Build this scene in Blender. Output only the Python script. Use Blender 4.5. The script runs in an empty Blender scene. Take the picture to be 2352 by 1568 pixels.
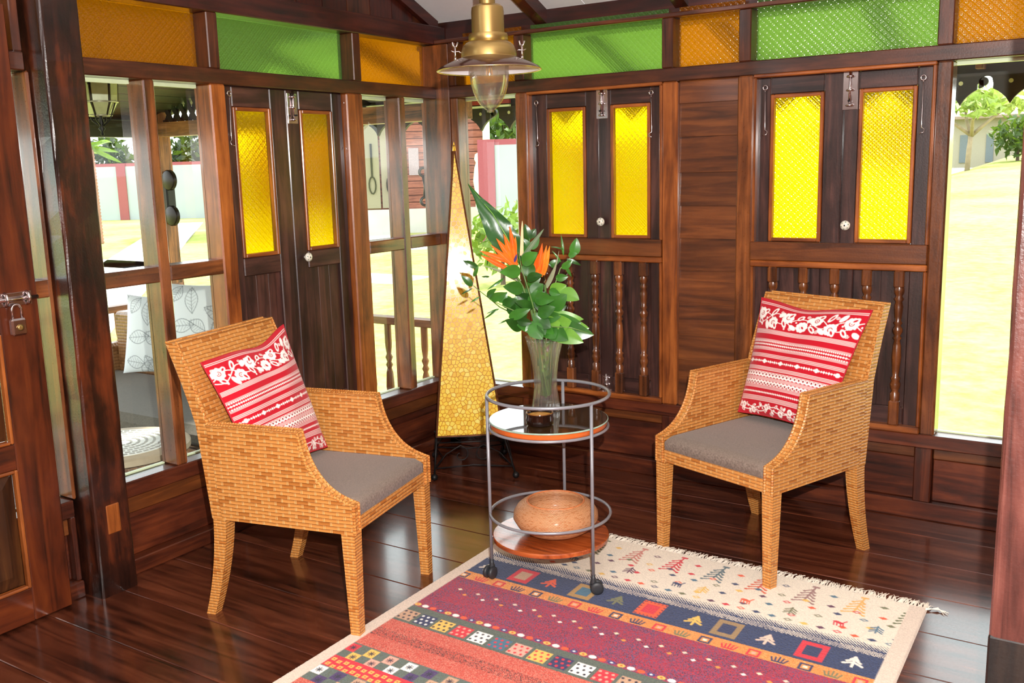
import bpy, bmesh, math, random
import numpy as np
from mathutils import Vector, Matrix
random.seed(7); np.random.seed(7)
S = bpy.context.scene
COL = S.collection
PI = math.pi

# ------------------------------------------------------------------ camera
CAM = np.array([3.18217, -4.18834, 1.519])
YAW, PITCH, ROLL, FPX = math.radians(123.22015), math.radians(-10.27227), math.radians(-1.5529), 2211.41
_d = np.array([math.cos(YAW)*math.cos(PITCH), math.sin(YAW)*math.cos(PITCH), math.sin(PITCH)])
_r = np.array([math.sin(YAW), -math.cos(YAW), 0.0]); _u = np.cross(_r, _d)
RIGHT = math.cos(ROLL)*_r + math.sin(ROLL)*_u
UP = -math.sin(ROLL)*_r + math.cos(ROLL)*_u
FWD = _d
def ray(x, y):
    return RIGHT*((x-1176)/FPX) + UP*((784-y)/FPX) + FWD
def at(x, y, axis, val):
    """the point where the sight line of a photo point meets the plane axis = val"""
    d = ray(x, y)
    return CAM + (val-CAM[axis])/d[axis]*d
def at_depth(x, y, dist):
    return CAM + ray(x, y)*dist
cd = bpy.data.cameras.new('camera'); cam = bpy.data.objects.new('camera', cd); COL.objects.link(cam)
m = Matrix.Identity(4)
for i in range(3):
    m[i][0] = RIGHT[i]; m[i][1] = UP[i]; m[i][2] = -FWD[i]; m[i][3] = CAM[i]
cam.matrix_world = m
cd.sensor_fit = 'HORIZONTAL'; cd.sensor_width = 36.0; cd.lens = 36.0*FPX/2352
cd.clip_start = 0.05; cd.clip_end = 600
S.camera = cam

# ------------------------------------------------------------------ light and exposure
W = bpy.data.worlds.new('world'); S.world = W; W.use_nodes = True
bgn = W.node_tree.nodes['Background']
bgn.inputs[0].default_value = (0.90, 0.96, 1.0, 1); bgn.inputs[1].default_value = 4.6
sun = bpy.data.lights.new('sun', 'SUN'); sun.energy = 12.0; sun.angle = math.radians(3); sun.color = (1.0, 0.96, 0.88)
so = bpy.data.objects.new('sun', sun); COL.objects.link(so)
so.rotation_euler = Vector((-0.30, -0.38, -0.87)).to_track_quat('-Z', 'Y').to_euler()
so.location = (4, 6, 12)
fl = bpy.data.lights.new('camera_flash', 'POINT'); fl.energy = 620; fl.shadow_soft_size = 0.010; fl.color = (1.0, 0.97, 0.93)
fo = bpy.data.objects.new('camera_flash', fl); COL.objects.link(fo)
fo.location = CAM + 0.17*UP + 0.065*RIGHT
vs = S.view_settings
vs.view_transform = 'Standard'; vs.look = 'None'; vs.gamma = 1.0; vs.exposure = 0.0; vs.use_curve_mapping = False
try:
    S.cycles.use_denoising = True
    S.cycles.max_bounces = 14; S.cycles.transmission_bounces = 14; S.cycles.transparent_max_bounces = 24
    S.cycles.sample_clamp_indirect = 6
except Exception:
    pass

# ------------------------------------------------------------------ mesh helpers
class MB:
    def __init__(s): s.v = []; s.f = []; s.uv = None
    def add(s, vs, fs):
        o = len(s.v); s.v.extend([tuple(map(float, v)) for v in vs]); s.f.extend([tuple(i+o for i in f) for f in fs]); return s
    def box(s, x0, x1, y0, y1, z0, z1, c=0.0):
        x0, x1 = min(x0, x1), max(x0, x1); y0, y1 = min(y0, y1), max(y0, y1); z0, z1 = min(z0, z1), max(z0, z1)
        c = min(c, (x1-x0)*.4, (y1-y0)*.4, (z1-z0)*.4)
        if c <= 0:
            return s.add([(x0,y0,z0),(x1,y0,z0),(x1,y1,z0),(x0,y1,z0),(x0,y0,z1),(x1,y0,z1),(x1,y1,z1),(x0,y1,z1)],
                         [(0,3,2,1),(4,5,6,7),(0,1,5,4),(1,2,6,5),(2,3,7,6),(3,0,4,7)])
        X, Y, Z = (x0, x1), (y0, y1), (z0, z1); V = []; idx = {}
        for i in (0,1):
            for j in (0,1):
                for k in (0,1):
                    a, b, d = X[i], Y[j], Z[k]
                    ci, cj, ck = (c if i==0 else -c), (c if j==0 else -c), (c if k==0 else -c)
                    for n, p in enumerate(((a, b+cj, d+ck), (a+ci, b, d+ck), (a+ci, b+cj, d))):
                        idx[(i,j,k,n)] = len(V); V.append(p)
        F = []
        for i in (0,1):
            q = [idx[(i,0,0,0)], idx[(i,1,0,0)], idx[(i,1,1,0)], idx[(i,0,1,0)]]; F.append(q if i else q[::-1])
            q = [idx[(0,i,0,1)], idx[(0,i,1,1)], idx[(1,i,1,1)], idx[(1,i,0,1)]]; F.append(q if i else q[::-1])
            q = [idx[(0,0,i,2)], idx[(1,0,i,2)], idx[(1,1,i,2)], idx[(0,1,i,2)]]; F.append(q if i else q[::-1])
        for a in (0,1):
            for b in (0,1):
                q = [idx[(a,b,0,0)], idx[(a,b,1,0)], idx[(a,b,1,1)], idx[(a,b,0,1)]]; F.append(q if a==b else q[::-1])
                q = [idx[(a,0,b,0)], idx[(a,0,b,2)], idx[(a,1,b,2)], idx[(a,1,b,0)]]; F.append(q if a==b else q[::-1])
                q = [idx[(0,a,b,1)], idx[(1,a,b,1)], idx[(1,a,b,2)], idx[(0,a,b,2)]]; F.append(q if a==b else q[::-1])
        for i in (0,1):
            for j in (0,1):
                for k in (0,1):
                    q = [idx[(i,j,k,0)], idx[(i,j,k,1)], idx[(i,j,k,2)]]; F.append(q if (i+j+k)%2 else q[::-1])
        return s.add(V, F)
    def prism(s, poly, axis, lo, hi):
        """poly: 2D points in the other two axes (in order), extruded along axis"""
        n = len(poly)
        def P(a, b, t):
            return (t,a,b) if axis==0 else (a,t,b) if axis==1 else (a,b,t)
        V = [P(a,b,lo) for a,b in poly]+[P(a,b,hi) for a,b in poly]
        F = [tuple(range(n))[::-1], tuple(range(n,2*n))]+[(i,(i+1)%n,n+(i+1)%n,n+i) for i in range(n)]
        return s.add(V, F)
    def lathe(s, prof, n=24, c=(0,0,0), axis=2, flute=0, fd=0.0, capb=False, capt=False):
        V = []; F = []
        for k,(r,z) in enumerate(prof):
            for i in range(n):
                a = 2*PI*i/n; rr = r*(1+fd*math.cos(flute*a)) if flute else r
                p = (rr*math.cos(a), rr*math.sin(a), z)
                if axis==0: p = (p[2],p[0],p[1])
                if axis==1: p = (p[0],p[2],p[1])
                V.append((p[0]+c[0],p[1]+c[1],p[2]+c[2]))
        for k in range(len(prof)-1):
            for i in range(n):
                F.append((k*n+i,k*n+(i+1)%n,(k+1)*n+(i+1)%n,(k+1)*n+i))
        if capb: F.append(tuple(range(n))[::-1])
        if capt: F.append(tuple(range((len(prof)-1)*n,len(prof)*n)))
        return s.add(V, F)
    def tube(s, pts, r, n=8, closed=False, caps=True):
        pts = [Vector(p) for p in pts]; m_ = len(pts)
        rs = r if isinstance(r,(list,tuple)) else [r]*m_
        T = []
        for i in range(m_):
            a = pts[(i-1)%m_] if (closed or i>0) else pts[i]; b = pts[(i+1)%m_] if (closed or i<m_-1) else pts[i]
            t = (b-a); T.append(t.normalized() if t.length>1e-9 else Vector((0,0,1)))
        ref = Vector((0,0,1)) if abs(T[0].z)<.9 else Vector((1,0,0))
        nrm = (ref-T[0]*ref.dot(T[0])).normalized(); V = []; F = []
        for i in range(m_):
            nrm = (nrm-T[i]*nrm.dot(T[i]))
            nrm = nrm.normalized() if nrm.length>1e-6 else T[i].orthogonal().normalized()
            b = T[i].cross(nrm)
            for k in range(n):
                a = 2*PI*k/n; V.append(pts[i]+(nrm*math.cos(a)+b*math.sin(a))*rs[i])
        for i in range(m_ if closed else m_-1):
            j = (i+1)%m_
            for k in range(n): F.append((i*n+k,i*n+(k+1)%n,j*n+(k+1)%n,j*n+k))
        if not closed and caps: F.append(tuple(range(n))[::-1]); F.append(tuple(range((m_-1)*n,m_*n)))
        return s.add(V, F)
    def ring(s, c, R, r, n=48, k=8, z=None):
        return s.tube([(c[0]+R*math.cos(2*PI*i/n), c[1]+R*math.sin(2*PI*i/n), c[2]) for i in range(n)], r, k, True)
    def ball(s, c, r, n=12):
        pr = [(max(1e-4, r*math.sin(PI*i/8)), -r*math.cos(PI*i/8)) for i in range(9)]
        return s.lathe(pr, n, c)
    def mesh(s, name):
        me = bpy.data.meshes.new(name); me.from_pydata(s.v, [], s.f); me.update(); return me
    def build(s, name, mat, parent=None, smooth=False):
        me = s.mesh(name)
        if smooth: me.polygons.foreach_set('use_smooth', [True]*len(me.polygons))
        if smooth == 'auto':
            try: me.set_sharp_from_angle(angle=math.radians(40))
            except Exception: pass
        return link(name, me, mat, parent)
def link(name, me, mat, parent=None):
    o = bpy.data.objects.new(name, me); COL.objects.link(o)
    if mat is not None and len(me.materials)==0: me.materials.append(mat)
    if parent is not None: o.parent = parent
    return o
def empty(name, loc=(0,0,0), rz=0.0):
    o = bpy.data.objects.new(name, None); COL.objects.link(o); o.location = loc; o.rotation_euler = (0,0,rz); o.empty_display_size = .05
    return o
def tag(o, label, cat, group=None):
    o['label'] = label; o['category'] = cat
    if group: o['group'] = group
    return o
def thing(name, label, cat, loc=(0,0,0), rz=0.0, group=None):
    return tag(empty(name, loc, rz), label, cat, group)
def struct(o): o['kind'] = 'structure'; return o
def stuff(o): o['kind'] = 'stuff'; return o
def copy_tree(o, parent=None):
    c = o.copy(); COL.objects.link(c)
    if parent is not None: c.parent = parent
    for ch in list(o.children): copy_tree(ch, c)
    return c
def bez(p0, p1, p2, p3, n=10):
    r = []
    for i in range(n+1):
        t = i/n; a,b,c,d = (1-t)**3, 3*t*(1-t)**2, 3*t*t*(1-t), t**3
        r.append(tuple(a*x+b*y+c*z+d*w for x,y,z,w in zip(p0,p1,p2,p3)))
    return r

# ------------------------------------------------------------------ material helpers
def lin(c):
    c = c/255.0
    return c/12.92 if c<=0.04045 else ((c+0.055)/1.055)**2.4
def rgb(r, g, b): return (lin(r), lin(g), lin(b), 1.0)
class NT:
    def __init__(s, name):
        s.m = bpy.data.materials.new(name); s.m.use_nodes = True; s.t = s.m.node_tree; s.t.nodes.clear()
        s.out = s.n('ShaderNodeOutputMaterial')
    def n(s, typ, **kw):
        x = s.t.nodes.new(typ)
        for k,v in kw.items(): setattr(x, k, v)
        return x
    def l(s, a, b): s.t.links.new(a, b)
    def set(s, sock, v):
        if isinstance(v, bpy.types.NodeSocket): s.l(v, sock)
        elif v is not None: sock.default_value = v
    def math(s, op, a, b=None, c=None, clamp=False):
        x = s.n('ShaderNodeMath', operation=op); x.use_clamp = clamp
        s.set(x.inputs[0], a)
        if b is not None: s.set(x.inputs[1], b)
        if c is not None: s.set(x.inputs[2], c)
        return x.outputs[0]
    def mix(s, fac, a, b, blend='MIX'):
        x = s.n('ShaderNodeMix', data_type='RGBA', blend_type=blend)
        s.set(x.inputs['Factor'], fac); s.set(x.inputs[6], a); s.set(x.inputs[7], b)
        return x.outputs[2]
    def coord(s, which='Object', scale=(1,1,1), rot=(0,0,0), loc=(0,0,0)):
        tc = s.n('ShaderNodeTexCoord'); mp = s.n('ShaderNodeMapping')
        s.l(tc.outputs[which], mp.inputs[0]); mp.inputs['Scale'].default_value = scale
        mp.inputs['Rotation'].default_value = rot; mp.inputs['Location'].default_value = loc
        return mp.outputs[0]
    def noise(s, vec, scale=5, detail=4, rough=.55, dist=0):
        x = s.n('ShaderNodeTexNoise'); s.l(vec, x.inputs['Vector'])
        x.inputs['Scale'].default_value = scale; x.inputs['Detail'].default_value = detail
        x.inputs['Roughness'].default_value = rough; x.inputs['Distortion'].default_value = dist
        return x.outputs[0]
    def ramp(s, fac, stops):
        x = s.n('ShaderNodeValToRGB'); s.l(fac, x.inputs[0]); e = x.color_ramp.elements
        while len(e) < len(stops): e.new(.5)
        for k,(p,c) in enumerate(stops): e[k].position = p; e[k].color = c
        return x.outputs[0]
    def bump(s, h, strength=.3, dist=.002, normal=None):
        x = s.n('ShaderNodeBump'); s.l(h, x.inputs['Height']); x.inputs['Strength'].default_value = strength; x.inputs['Distance'].default_value = dist
        if normal is not None: s.l(normal, x.inputs['Normal'])
        return x.outputs[0]
    def bsdf(s, color, rough=.5, metal=0.0, ior=1.5, coat=0.0, coatr=.1, normal=None, spec=None, sheen=0, trans=0):
        b = s.n('ShaderNodeBsdfPrincipled'); s.set(b.inputs['Base Color'], color); s.set(b.inputs['Roughness'], rough)
        s.set(b.inputs['Metallic'], metal); b.inputs['IOR'].default_value = ior
        b.inputs['Coat Weight'].default_value = coat; b.inputs['Coat Roughness'].default_value = coatr
        if spec is not None: b.inputs['Specular IOR Level'].default_value = spec
        if sheen: b.inputs['Sheen Weight'].default_value = sheen
        if trans: b.inputs['Transmission Weight'].default_value = trans
        if normal is not None: s.l(normal, b.inputs['Normal'])
        return b.outputs[0]
    def done(s, sh): s.l(sh, s.out.inputs[0]); return s.m
MATS = {}
def plain(name, col, rough=.5, metal=0.0, coat=0.0, ior=1.5, vary=.12, nscale=30, bump=0.0, sheen=0):
    if name in MATS: return MATS[name]
    t = NT(name); v = t.coord('Object'); nz = t.noise(v, nscale, 4)
    dk = tuple(c*(1-vary) for c in col[:3])+(1,); lt = tuple(min(1,c*(1+vary)) for c in col[:3])+(1,)
    c = t.ramp(nz, [(.3,dk),(.7,lt)])
    nr = t.bump(nz, bump, .002) if bump else None
    MATS[name] = t.done(t.bsdf(c, rough, metal, ior, coat, .08, nr, sheen=sheen)); return MATS[name]
WOODS = {  # dark, middle, light, roughness, coat
    'rail':   ((28,12,7),(70,33,18),(102,52,27),.34,.35),
    'beam':   ((26,9,7),(58,20,14),(80,30,19),.36,.30),
    'orange': ((80,34,12),(140,74,29),(182,104,46),.34,.35),
    'stile':  ((46,22,11),(100,54,26),(146,84,42),.28,.65),
    'purple': ((24,13,12),(56,33,29),(90,56,48),.36,.40),
    'panel':  ((62,30,11),(92,47,18),(120,66,28),.36,.30),
    'skirt':  ((32,12,7),(72,30,16),(106,50,26),.33,.35),
    'post':   ((10,5,4),(46,20,12),(104,46,22),.30,.45),
    'plum':   ((40,22,20),(82,44,38),(108,64,55),.27,.55),
    'door':   ((38,14,6),(78,31,12),(102,46,17),.33,.35),
    'doorpanel': ((36,18,8),(66,36,16),(88,52,23),.38,.25),
    'floor':  ((34,15,9),(78,37,23),(106,56,36),.20,.45),
    'tray':   ((110,44,16),(160,74,30),(190,100,48),.22,.5),
    'vera':   ((60,34,18),(130,78,42),(170,110,66),.5,.1),
    'dark':   ((12,8,6),(26,17,13),(44,30,22),.5,.1),
    'roofplank': ((20,9,5),(46,21,10),(64,32,16),.55,.0),
    'salmon': ((96,48,36),(126,70,54),(142,84,66),.7,.0),
}
def wood(kind, axis='X'):
    key = 'wood_%s_%s' % (kind, axis)
    if key in MATS: return MATS[key]
    d, mi, li, ro, co = WOODS[kind]; t = NT(key)
    k = {'X':(1.1,16,16),'Y':(16,1.1,16),'Z':(16,16,1.1)}[axis]
    v = t.coord('Object', k); oi = t.n('ShaderNodeObjectInfo')
    addv = t.n('ShaderNodeVectorMath', operation='ADD'); t.l(v, addv.inputs[0])
    cx = t.n('ShaderNodeCombineXYZ'); r9 = t.math('MULTIPLY', oi.outputs['Random'], 37.0)
    for i in range(3): t.l(r9, cx.inputs[i])
    t.l(cx.outputs[0], addv.inputs[1]); vv = addv.outputs[0]
    g = t.noise(vv, 1.6, 8, .6, .8)
    blot = t.noise(t.coord('Object', (1,1,1)), 5.5, 3, .5)
    bw_ = {'post':.62,'rail':.45,'door':.42,'stile':.42,'purple':.38,'orange':.40,'beam':.40,'skirt':.40,'plum':.45}.get(kind,.28)
    b2 = t.noise(t.coord('Object', {'X':(.55,1.6,1.6),'Y':(1.6,.55,1.6),'Z':(1.6,1.6,.55)}[axis]), 9, 4, .6, .4)
    f = t.math('ADD', t.math('MULTIPLY', g, 1-bw_), t.math('ADD', t.math('MULTIPLY', blot, bw_*.4), t.math('MULTIPLY', b2, bw_*.6)))
    col = t.ramp(f, [(.37, rgb(*d)), (.50, rgb(*mi)), (.64, rgb(*li))])
    hs = t.n('ShaderNodeHueSaturation'); t.l(col, hs.inputs['Color'])
    t.l(t.math('MULTIPLY_ADD', oi.outputs['Random'], .34, .83), hs.inputs['Value'])
    fine = t.noise(t.coord('Object', (1,1,1)), 130, 3, .6)
    h = t.math('ADD', t.math('MULTIPLY', g, .7), t.math('MULTIPLY', fine, .5))
    nr = t.bump(h, .22 if kind not in ('floor','post','plum') else (.02 if kind=='floor' else .45), .003)
    rr = t.math('MULTIPLY_ADD', fine, .16, ro-.06)
    MATS[key] = t.done(t.bsdf(hs.outputs[0], rr, 0, 1.48, co, .12, nr)); return MATS[key]
def patterned_glass(name, col):
    """pressed pattern glass: tinted, blurs what lies behind"""
    if name in MATS: return MATS[name]
    t = NT(name); tc = t.n('ShaderNodeTexCoord'); sp = t.n('ShaderNodeSeparateXYZ'); t.l(tc.outputs['Object'], sp.inputs[0])
    a = t.math('ADD', sp.outputs[0], sp.outputs[1]); z = sp.outputs[2]
    k = 2*PI/.030
    s1 = t.math('SINE', t.math('MULTIPLY', a, k)); s2 = t.math('SINE', t.math('MULTIPLY', z, k))
    c1 = t.math('SINE', t.math('MULTIPLY', t.math('ADD', a, z), k*1.0)); c2 = t.math('SINE', t.math('MULTIPLY', t.math('SUBTRACT', a, z), k*1.0))
    h = t.math('ADD', t.math('MULTIPLY', s1, s2), t.math('ABSOLUTE', t.math('MULTIPLY', c1, c2)))
    h = t.math('ADD', h, t.math('MULTIPLY', t.noise(t.coord('Object'), 160, 2), .6))
    nr = t.bump(h, .5, .0022)
    ssq = tuple(math.sqrt(c) for c in col[:3])+(1,)
    rf = t.n('ShaderNodeBsdfRefraction'); rf.inputs['Color'].default_value = ssq; rf.inputs['Roughness'].default_value = .22; rf.inputs['IOR'].default_value = 1.12; t.l(nr, rf.inputs['Normal'])
    tl = t.n('ShaderNodeBsdfTranslucent'); tl.inputs['Color'].default_value = ssq
    df = t.n('ShaderNodeBsdfDiffuse'); df.inputs['Color'].default_value = tuple(c*.55 for c in col[:3])+(1,); t.l(nr, df.inputs['Normal'])
    m1 = t.n('ShaderNodeMixShader'); m1.inputs[0].default_value = .16; t.l(rf.outputs[0], m1.inputs[1]); t.l(tl.outputs[0], m1.inputs[2])
    m2 = t.n('ShaderNodeMixShader'); m2.inputs[0].default_value = .14; t.l(m1.outputs[0], m2.inputs[1]); t.l(df.outputs[0], m2.inputs[2])
    gl = t.n('ShaderNodeBsdfGlossy'); gl.inputs['Roughness'].default_value = .12; gl.inputs['Color'].default_value = (1,1,1,1); t.l(nr, gl.inputs['Normal'])
    fr = t.n('ShaderNodeFresnel'); fr.inputs[0].default_value = 1.45
    ge = t.n('ShaderNodeNewGeometry')
    m3 = t.n('ShaderNodeMixShader'); t.l(t.math('MULTIPLY', fr.outputs[0], t.math('SUBTRACT', 1.0, ge.outputs['Backfacing'])), m3.inputs[0]); t.l(m2.outputs[0], m3.inputs[1]); t.l(gl.outputs[0], m3.inputs[2])
    MATS[name] = t.done(m3.outputs[0]); return MATS[name]
def clear_pane(name='clear_window_glass', tint=(.97,.99,.97,1)):
    if name in MATS: return MATS[name]
    t = NT(name); tr = t.n('ShaderNodeBsdfTransparent'); tr.inputs[0].default_value = tint
    gl = t.n('ShaderNodeBsdfGlossy'); gl.inputs['Roughness'].default_value = .02
    fr = t.n('ShaderNodeFresnel'); fr.inputs[0].default_value = 1.45
    ge = t.n('ShaderNodeNewGeometry')
    mx = t.n('ShaderNodeMixShader'); t.l(t.math('MULTIPLY', fr.outputs[0], t.math('SUBTRACT', 1.0, ge.outputs['Backfacing'])), mx.inputs[0]); t.l(tr.outputs[0], mx.inputs[1]); t.l(gl.outputs[0], mx.inputs[2])
    MATS[name] = t.done(mx.outputs[0]); return MATS[name]
def real_glass(name, col=(1,1,1,1), rough=0.0, ior=1.5):
    if name in MATS: return MATS[name]
    t = NT(name); v = t.coord('Object'); nz = t.noise(v, 60, 2)
    g = t.n('ShaderNodeBsdfGlass'); g.inputs['Color'].default_value = col; g.inputs['Roughness'].default_value = rough; g.inputs['IOR'].default_value = ior
    t.l(t.bump(nz, .02, .001), g.inputs['Normal'])
    MATS[name] = t.done(g.outputs[0]); return MATS[name]
def rattan(name='woven_rattan', w=.052, h=.0125, base=(205,142,74), dark=(168,104,46), gap=(126,74,32), strand=(220,172,108)):
    if name in MATS: return MATS[name]
    t = NT(name); tc = t.n('ShaderNodeTexCoord'); sp = t.n('ShaderNodeSeparateXYZ'); t.l(tc.outputs['UV'], sp.inputs[0])
    u, v = sp.outputs[0], sp.outputs[1]
    wob = t.noise(t.coord('UV', (1,1,1)), 9, 2); v = t.math('ADD', v, t.math('MULTIPLY', wob, .006))
    vr = t.math('DIVIDE', v, h); row = t.math('FLOOR', vr); fv = t.math('FRACT', vr)
    par = t.math('MODULO', t.math('ABSOLUTE', row), 2.0)
    ur = t.math('ADD', t.math('DIVIDE', u, w), t.math('MULTIPLY', par, .5)); fu = t.math('FRACT', ur); cell = t.math('FLOOR', ur)
    cb = t.n('ShaderNodeCombineXYZ'); t.l(cell, cb.inputs[0]); t.l(row, cb.inputs[1])
    wn = t.n('ShaderNodeTexWhiteNoise', noise_dimensions='2D'); t.l(cb.outputs[0], wn.inputs['Vector']); rnd = wn.outputs['Value']
    hv = t.math('SINE', t.math('MULTIPLY', fv, PI)); hu = t.math('SINE', t.math('MULTIPLY', fu, PI))
    hu = t.math('POWER', t.math('MAXIMUM', hu, .001), .16)
    body = t.math('MULTIPLY', t.math('POWER', t.math('MAXIMUM', hv, .001), .5), hu)
    # thin double upright strand between two strips
    du = t.math('ABSOLUTE', t.math('SUBTRACT', t.math('ABSOLUTE', t.math('SUBTRACT', fu, .5)), .455))
    st = t.math('LESS_THAN', du, .026)
    fib = t.noise(t.coord('UV', (30,500,1)), 1.0, 3)
    c = t.mix(t.math('GREATER_THAN', rnd, .80), rgb(*base), rgb(*dark))
    c = t.mix(t.math('MULTIPLY', fib, .45), c, rgb(*dark))
    c = t.mix(t.math('LESS_THAN', body, .42), c, rgb(*gap))
    c = t.mix(st, c, rgb(*strand))
    big = t.noise(t.coord('Object', (1,1,1)), 4, 2)
    c = t.mix(t.math('MULTIPLY', big, .3), c, rgb(200,120,50))
    hgt = t.math('ADD', body, t.math('MULTIPLY', st, .5))
    nr = t.bump(hgt, .75, .0035)
    MATS[name] = t.done(t.bsdf(c, .36, 0, 1.5, .12, .2, nr)); return MATS[name]
def uv_box(me, flip=False):
    """uv in metres from the dominant axis of every face"""
    uv = me.uv_layers.new(name='UVMap'); n = len(me.loops); co = np.empty(len(me.vertices)*3); me.vertices.foreach_get('co', co); co = co.reshape(-1,3)
    vi = np.empty(n, dtype=np.int64); me.loops.foreach_get('vertex_index', vi)
    nr = np.empty(len(me.polygons)*3); me.polygons.foreach_get('normal', nr); nr = np.abs(nr.reshape(-1,3))
    lt = np.empty(len(me.polygons), dtype=np.int64); me.polygons.foreach_get('loop_total', lt)
    ax = np.repeat(nr.argmax(1), lt); P = co[vi]
    out = np.where((ax==0)[:,None], P[:,[1,2]], np.where((ax==1)[:,None], P[:,[0,2]], P[:,[0,1]]))
    uv.data.foreach_set('uv', out.astype(np.float32).ravel())
def painted(name, rough=.9, bump=0, sheen=0.0, bs=400):
    if name in MATS: return MATS[name]
    t = NT(name); a = t.n('ShaderNodeVertexColor'); a.layer_name = 'pattern'
    nr = t.bump(t.noise(t.coord('Object'), bs, 2), bump, .002) if bump else None
    MATS[name] = t.done(t.bsdf(a.outputs[0], rough, 0, 1.45, 0, .1, nr, spec=.2, sheen=sheen)); return MATS[name]
CHROME = plain('polished_steel', rgb(215,205,205), .18, 1.0, vary=.05)
STEEL = plain('grey_enamel', rgb(136,136,142), .32, .25, coat=.3, vary=.05)
IRON = plain('black_iron', rgb(34,32,32), .45, .6, vary=.3)
BRASS = plain('brushed_brass', rgb(178,148,90), .32, .85, vary=.06, nscale=12)

# ------------------------------------------------------------------ painting on a grid
class Canvas:
    def __init__(s, wu, hv, res, bg):
        s.nu = int(round(wu/res))+1; s.nv = int(round(hv/res))+1
        s.U, s.V = np.meshgrid(np.linspace(0,wu,s.nu), np.linspace(0,hv,s.nv)); s.res = res
        s.I = np.empty((s.nv,s.nu,3)); s.I[:] = np.array(rgb(*bg)[:3])
    def sub(s, u0, u1, v0, v1):
        du = s.U[0,1]-s.U[0,0]; dv = s.V[1,0]-s.V[0,0]
        a = max(0,int(u0/du)-1); b = min(s.nu,int(u1/du)+3); c = max(0,int(v0/dv)-1); d = min(s.nv,int(v1/dv)+3)
        return (slice(c,max(c,d)), slice(a,max(a,b)))
    def put(s, sl, sd, col):
        """sd: signed distance (inside < 0)"""
        k = np.clip(.5-sd/s.res, 0, 1)[...,None]
        s.I[sl] = s.I[sl]*(1-k)+np.array(rgb(*col)[:3])*k
    def rect(s, u0, u1, v0, v1, col):
        sl = s.sub(u0,u1,v0,v1); U, V = s.U[sl], s.V[sl]
        s.put(sl, np.maximum(np.maximum(u0-U,U-u1), np.maximum(v0-V,V-v1)), col)
    def frame(s, u0, u1, v0, v1, w, col, inner=None):
        s.rect(u0,u1,v0,v1,col)
        if inner: s.rect(u0+w,u1-w,v0+w,v1-w,inner)
    def ell(s, u, v, a, b, col, ang=0):
        r = max(a,b); sl = s.sub(u-r,u+r,v-r,v+r); U, V = s.U[sl]-u, s.V[sl]-v; c, n = math.cos(ang), math.sin(ang)
        x, y = U*c+V*n, -U*n+V*c
        s.put(sl, (np.sqrt((x/a)**2+(y/b)**2)-1)*min(a,b), col)
    def dia(s, u, v, a, b, col):
        sl = s.sub(u-a,u+a,v-b,v+b); U, V = np.abs(s.U[sl]-u), np.abs(s.V[sl]-v)
        s.put(sl, (U/a+V/b-1)*min(a,b)*.7, col)
    def line(s, p, q, w, col):
        (u0,v0),(u1,v1) = p, q; sl = s.sub(min(u0,u1)-w,max(u0,u1)+w,min(v0,v1)-w,max(v0,v1)+w); U, V = s.U[sl], s.V[sl]
        dx, dy = u1-u0, v1-v0; L = dx*dx+dy*dy+1e-12
        t = np.clip(((U-u0)*dx+(V-v0)*dy)/L,0,1)
        s.put(sl, np.hypot(U-u0-t*dx, V-v0-t*dy)-w/2, col)
    def poly(s, pts, w, col):
        for a,b in zip(pts[:-1],pts[1:]): s.line(a,b,w,col)
def grid_mesh(name, P, colors):
    """P: (nv,nu,3) points, colors the same shape"""
    nv, nu = P.shape[:2]; me = bpy.data.meshes.new(name)
    idx = np.arange(nv*nu).reshape(nv,nu)
    q = np.stack([idx[:-1,:-1],idx[1:,:-1],idx[1:,1:],idx[:-1,1:]],-1).reshape(-1,4)
    me.vertices.add(nv*nu); me.vertices.foreach_set('co', P.reshape(-1).astype(np.float32))
    me.loops.add(q.size); me.loops.foreach_set('vertex_index', q.reshape(-1).astype(np.int32))
    me.polygons.add(len(q)); me.polygons.foreach_set('loop_start', (np.arange(len(q))*4).astype(np.int32))
    try: me.polygons.foreach_set('loop_total', np.full(len(q),4,dtype=np.int32))
    except Exception: pass
    me.update(calc_edges=True)
    at_ = me.color_attributes.new('pattern','FLOAT_COLOR','POINT')
    c = np.ones((nv*nu,4),dtype=np.float32); c[:,:3] = colors.reshape(-1,3); at_.data.foreach_set('color', c.reshape(-1))
    me.polygons.foreach_set('use_smooth', [True]*len(me.polygons))
    return me

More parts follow.
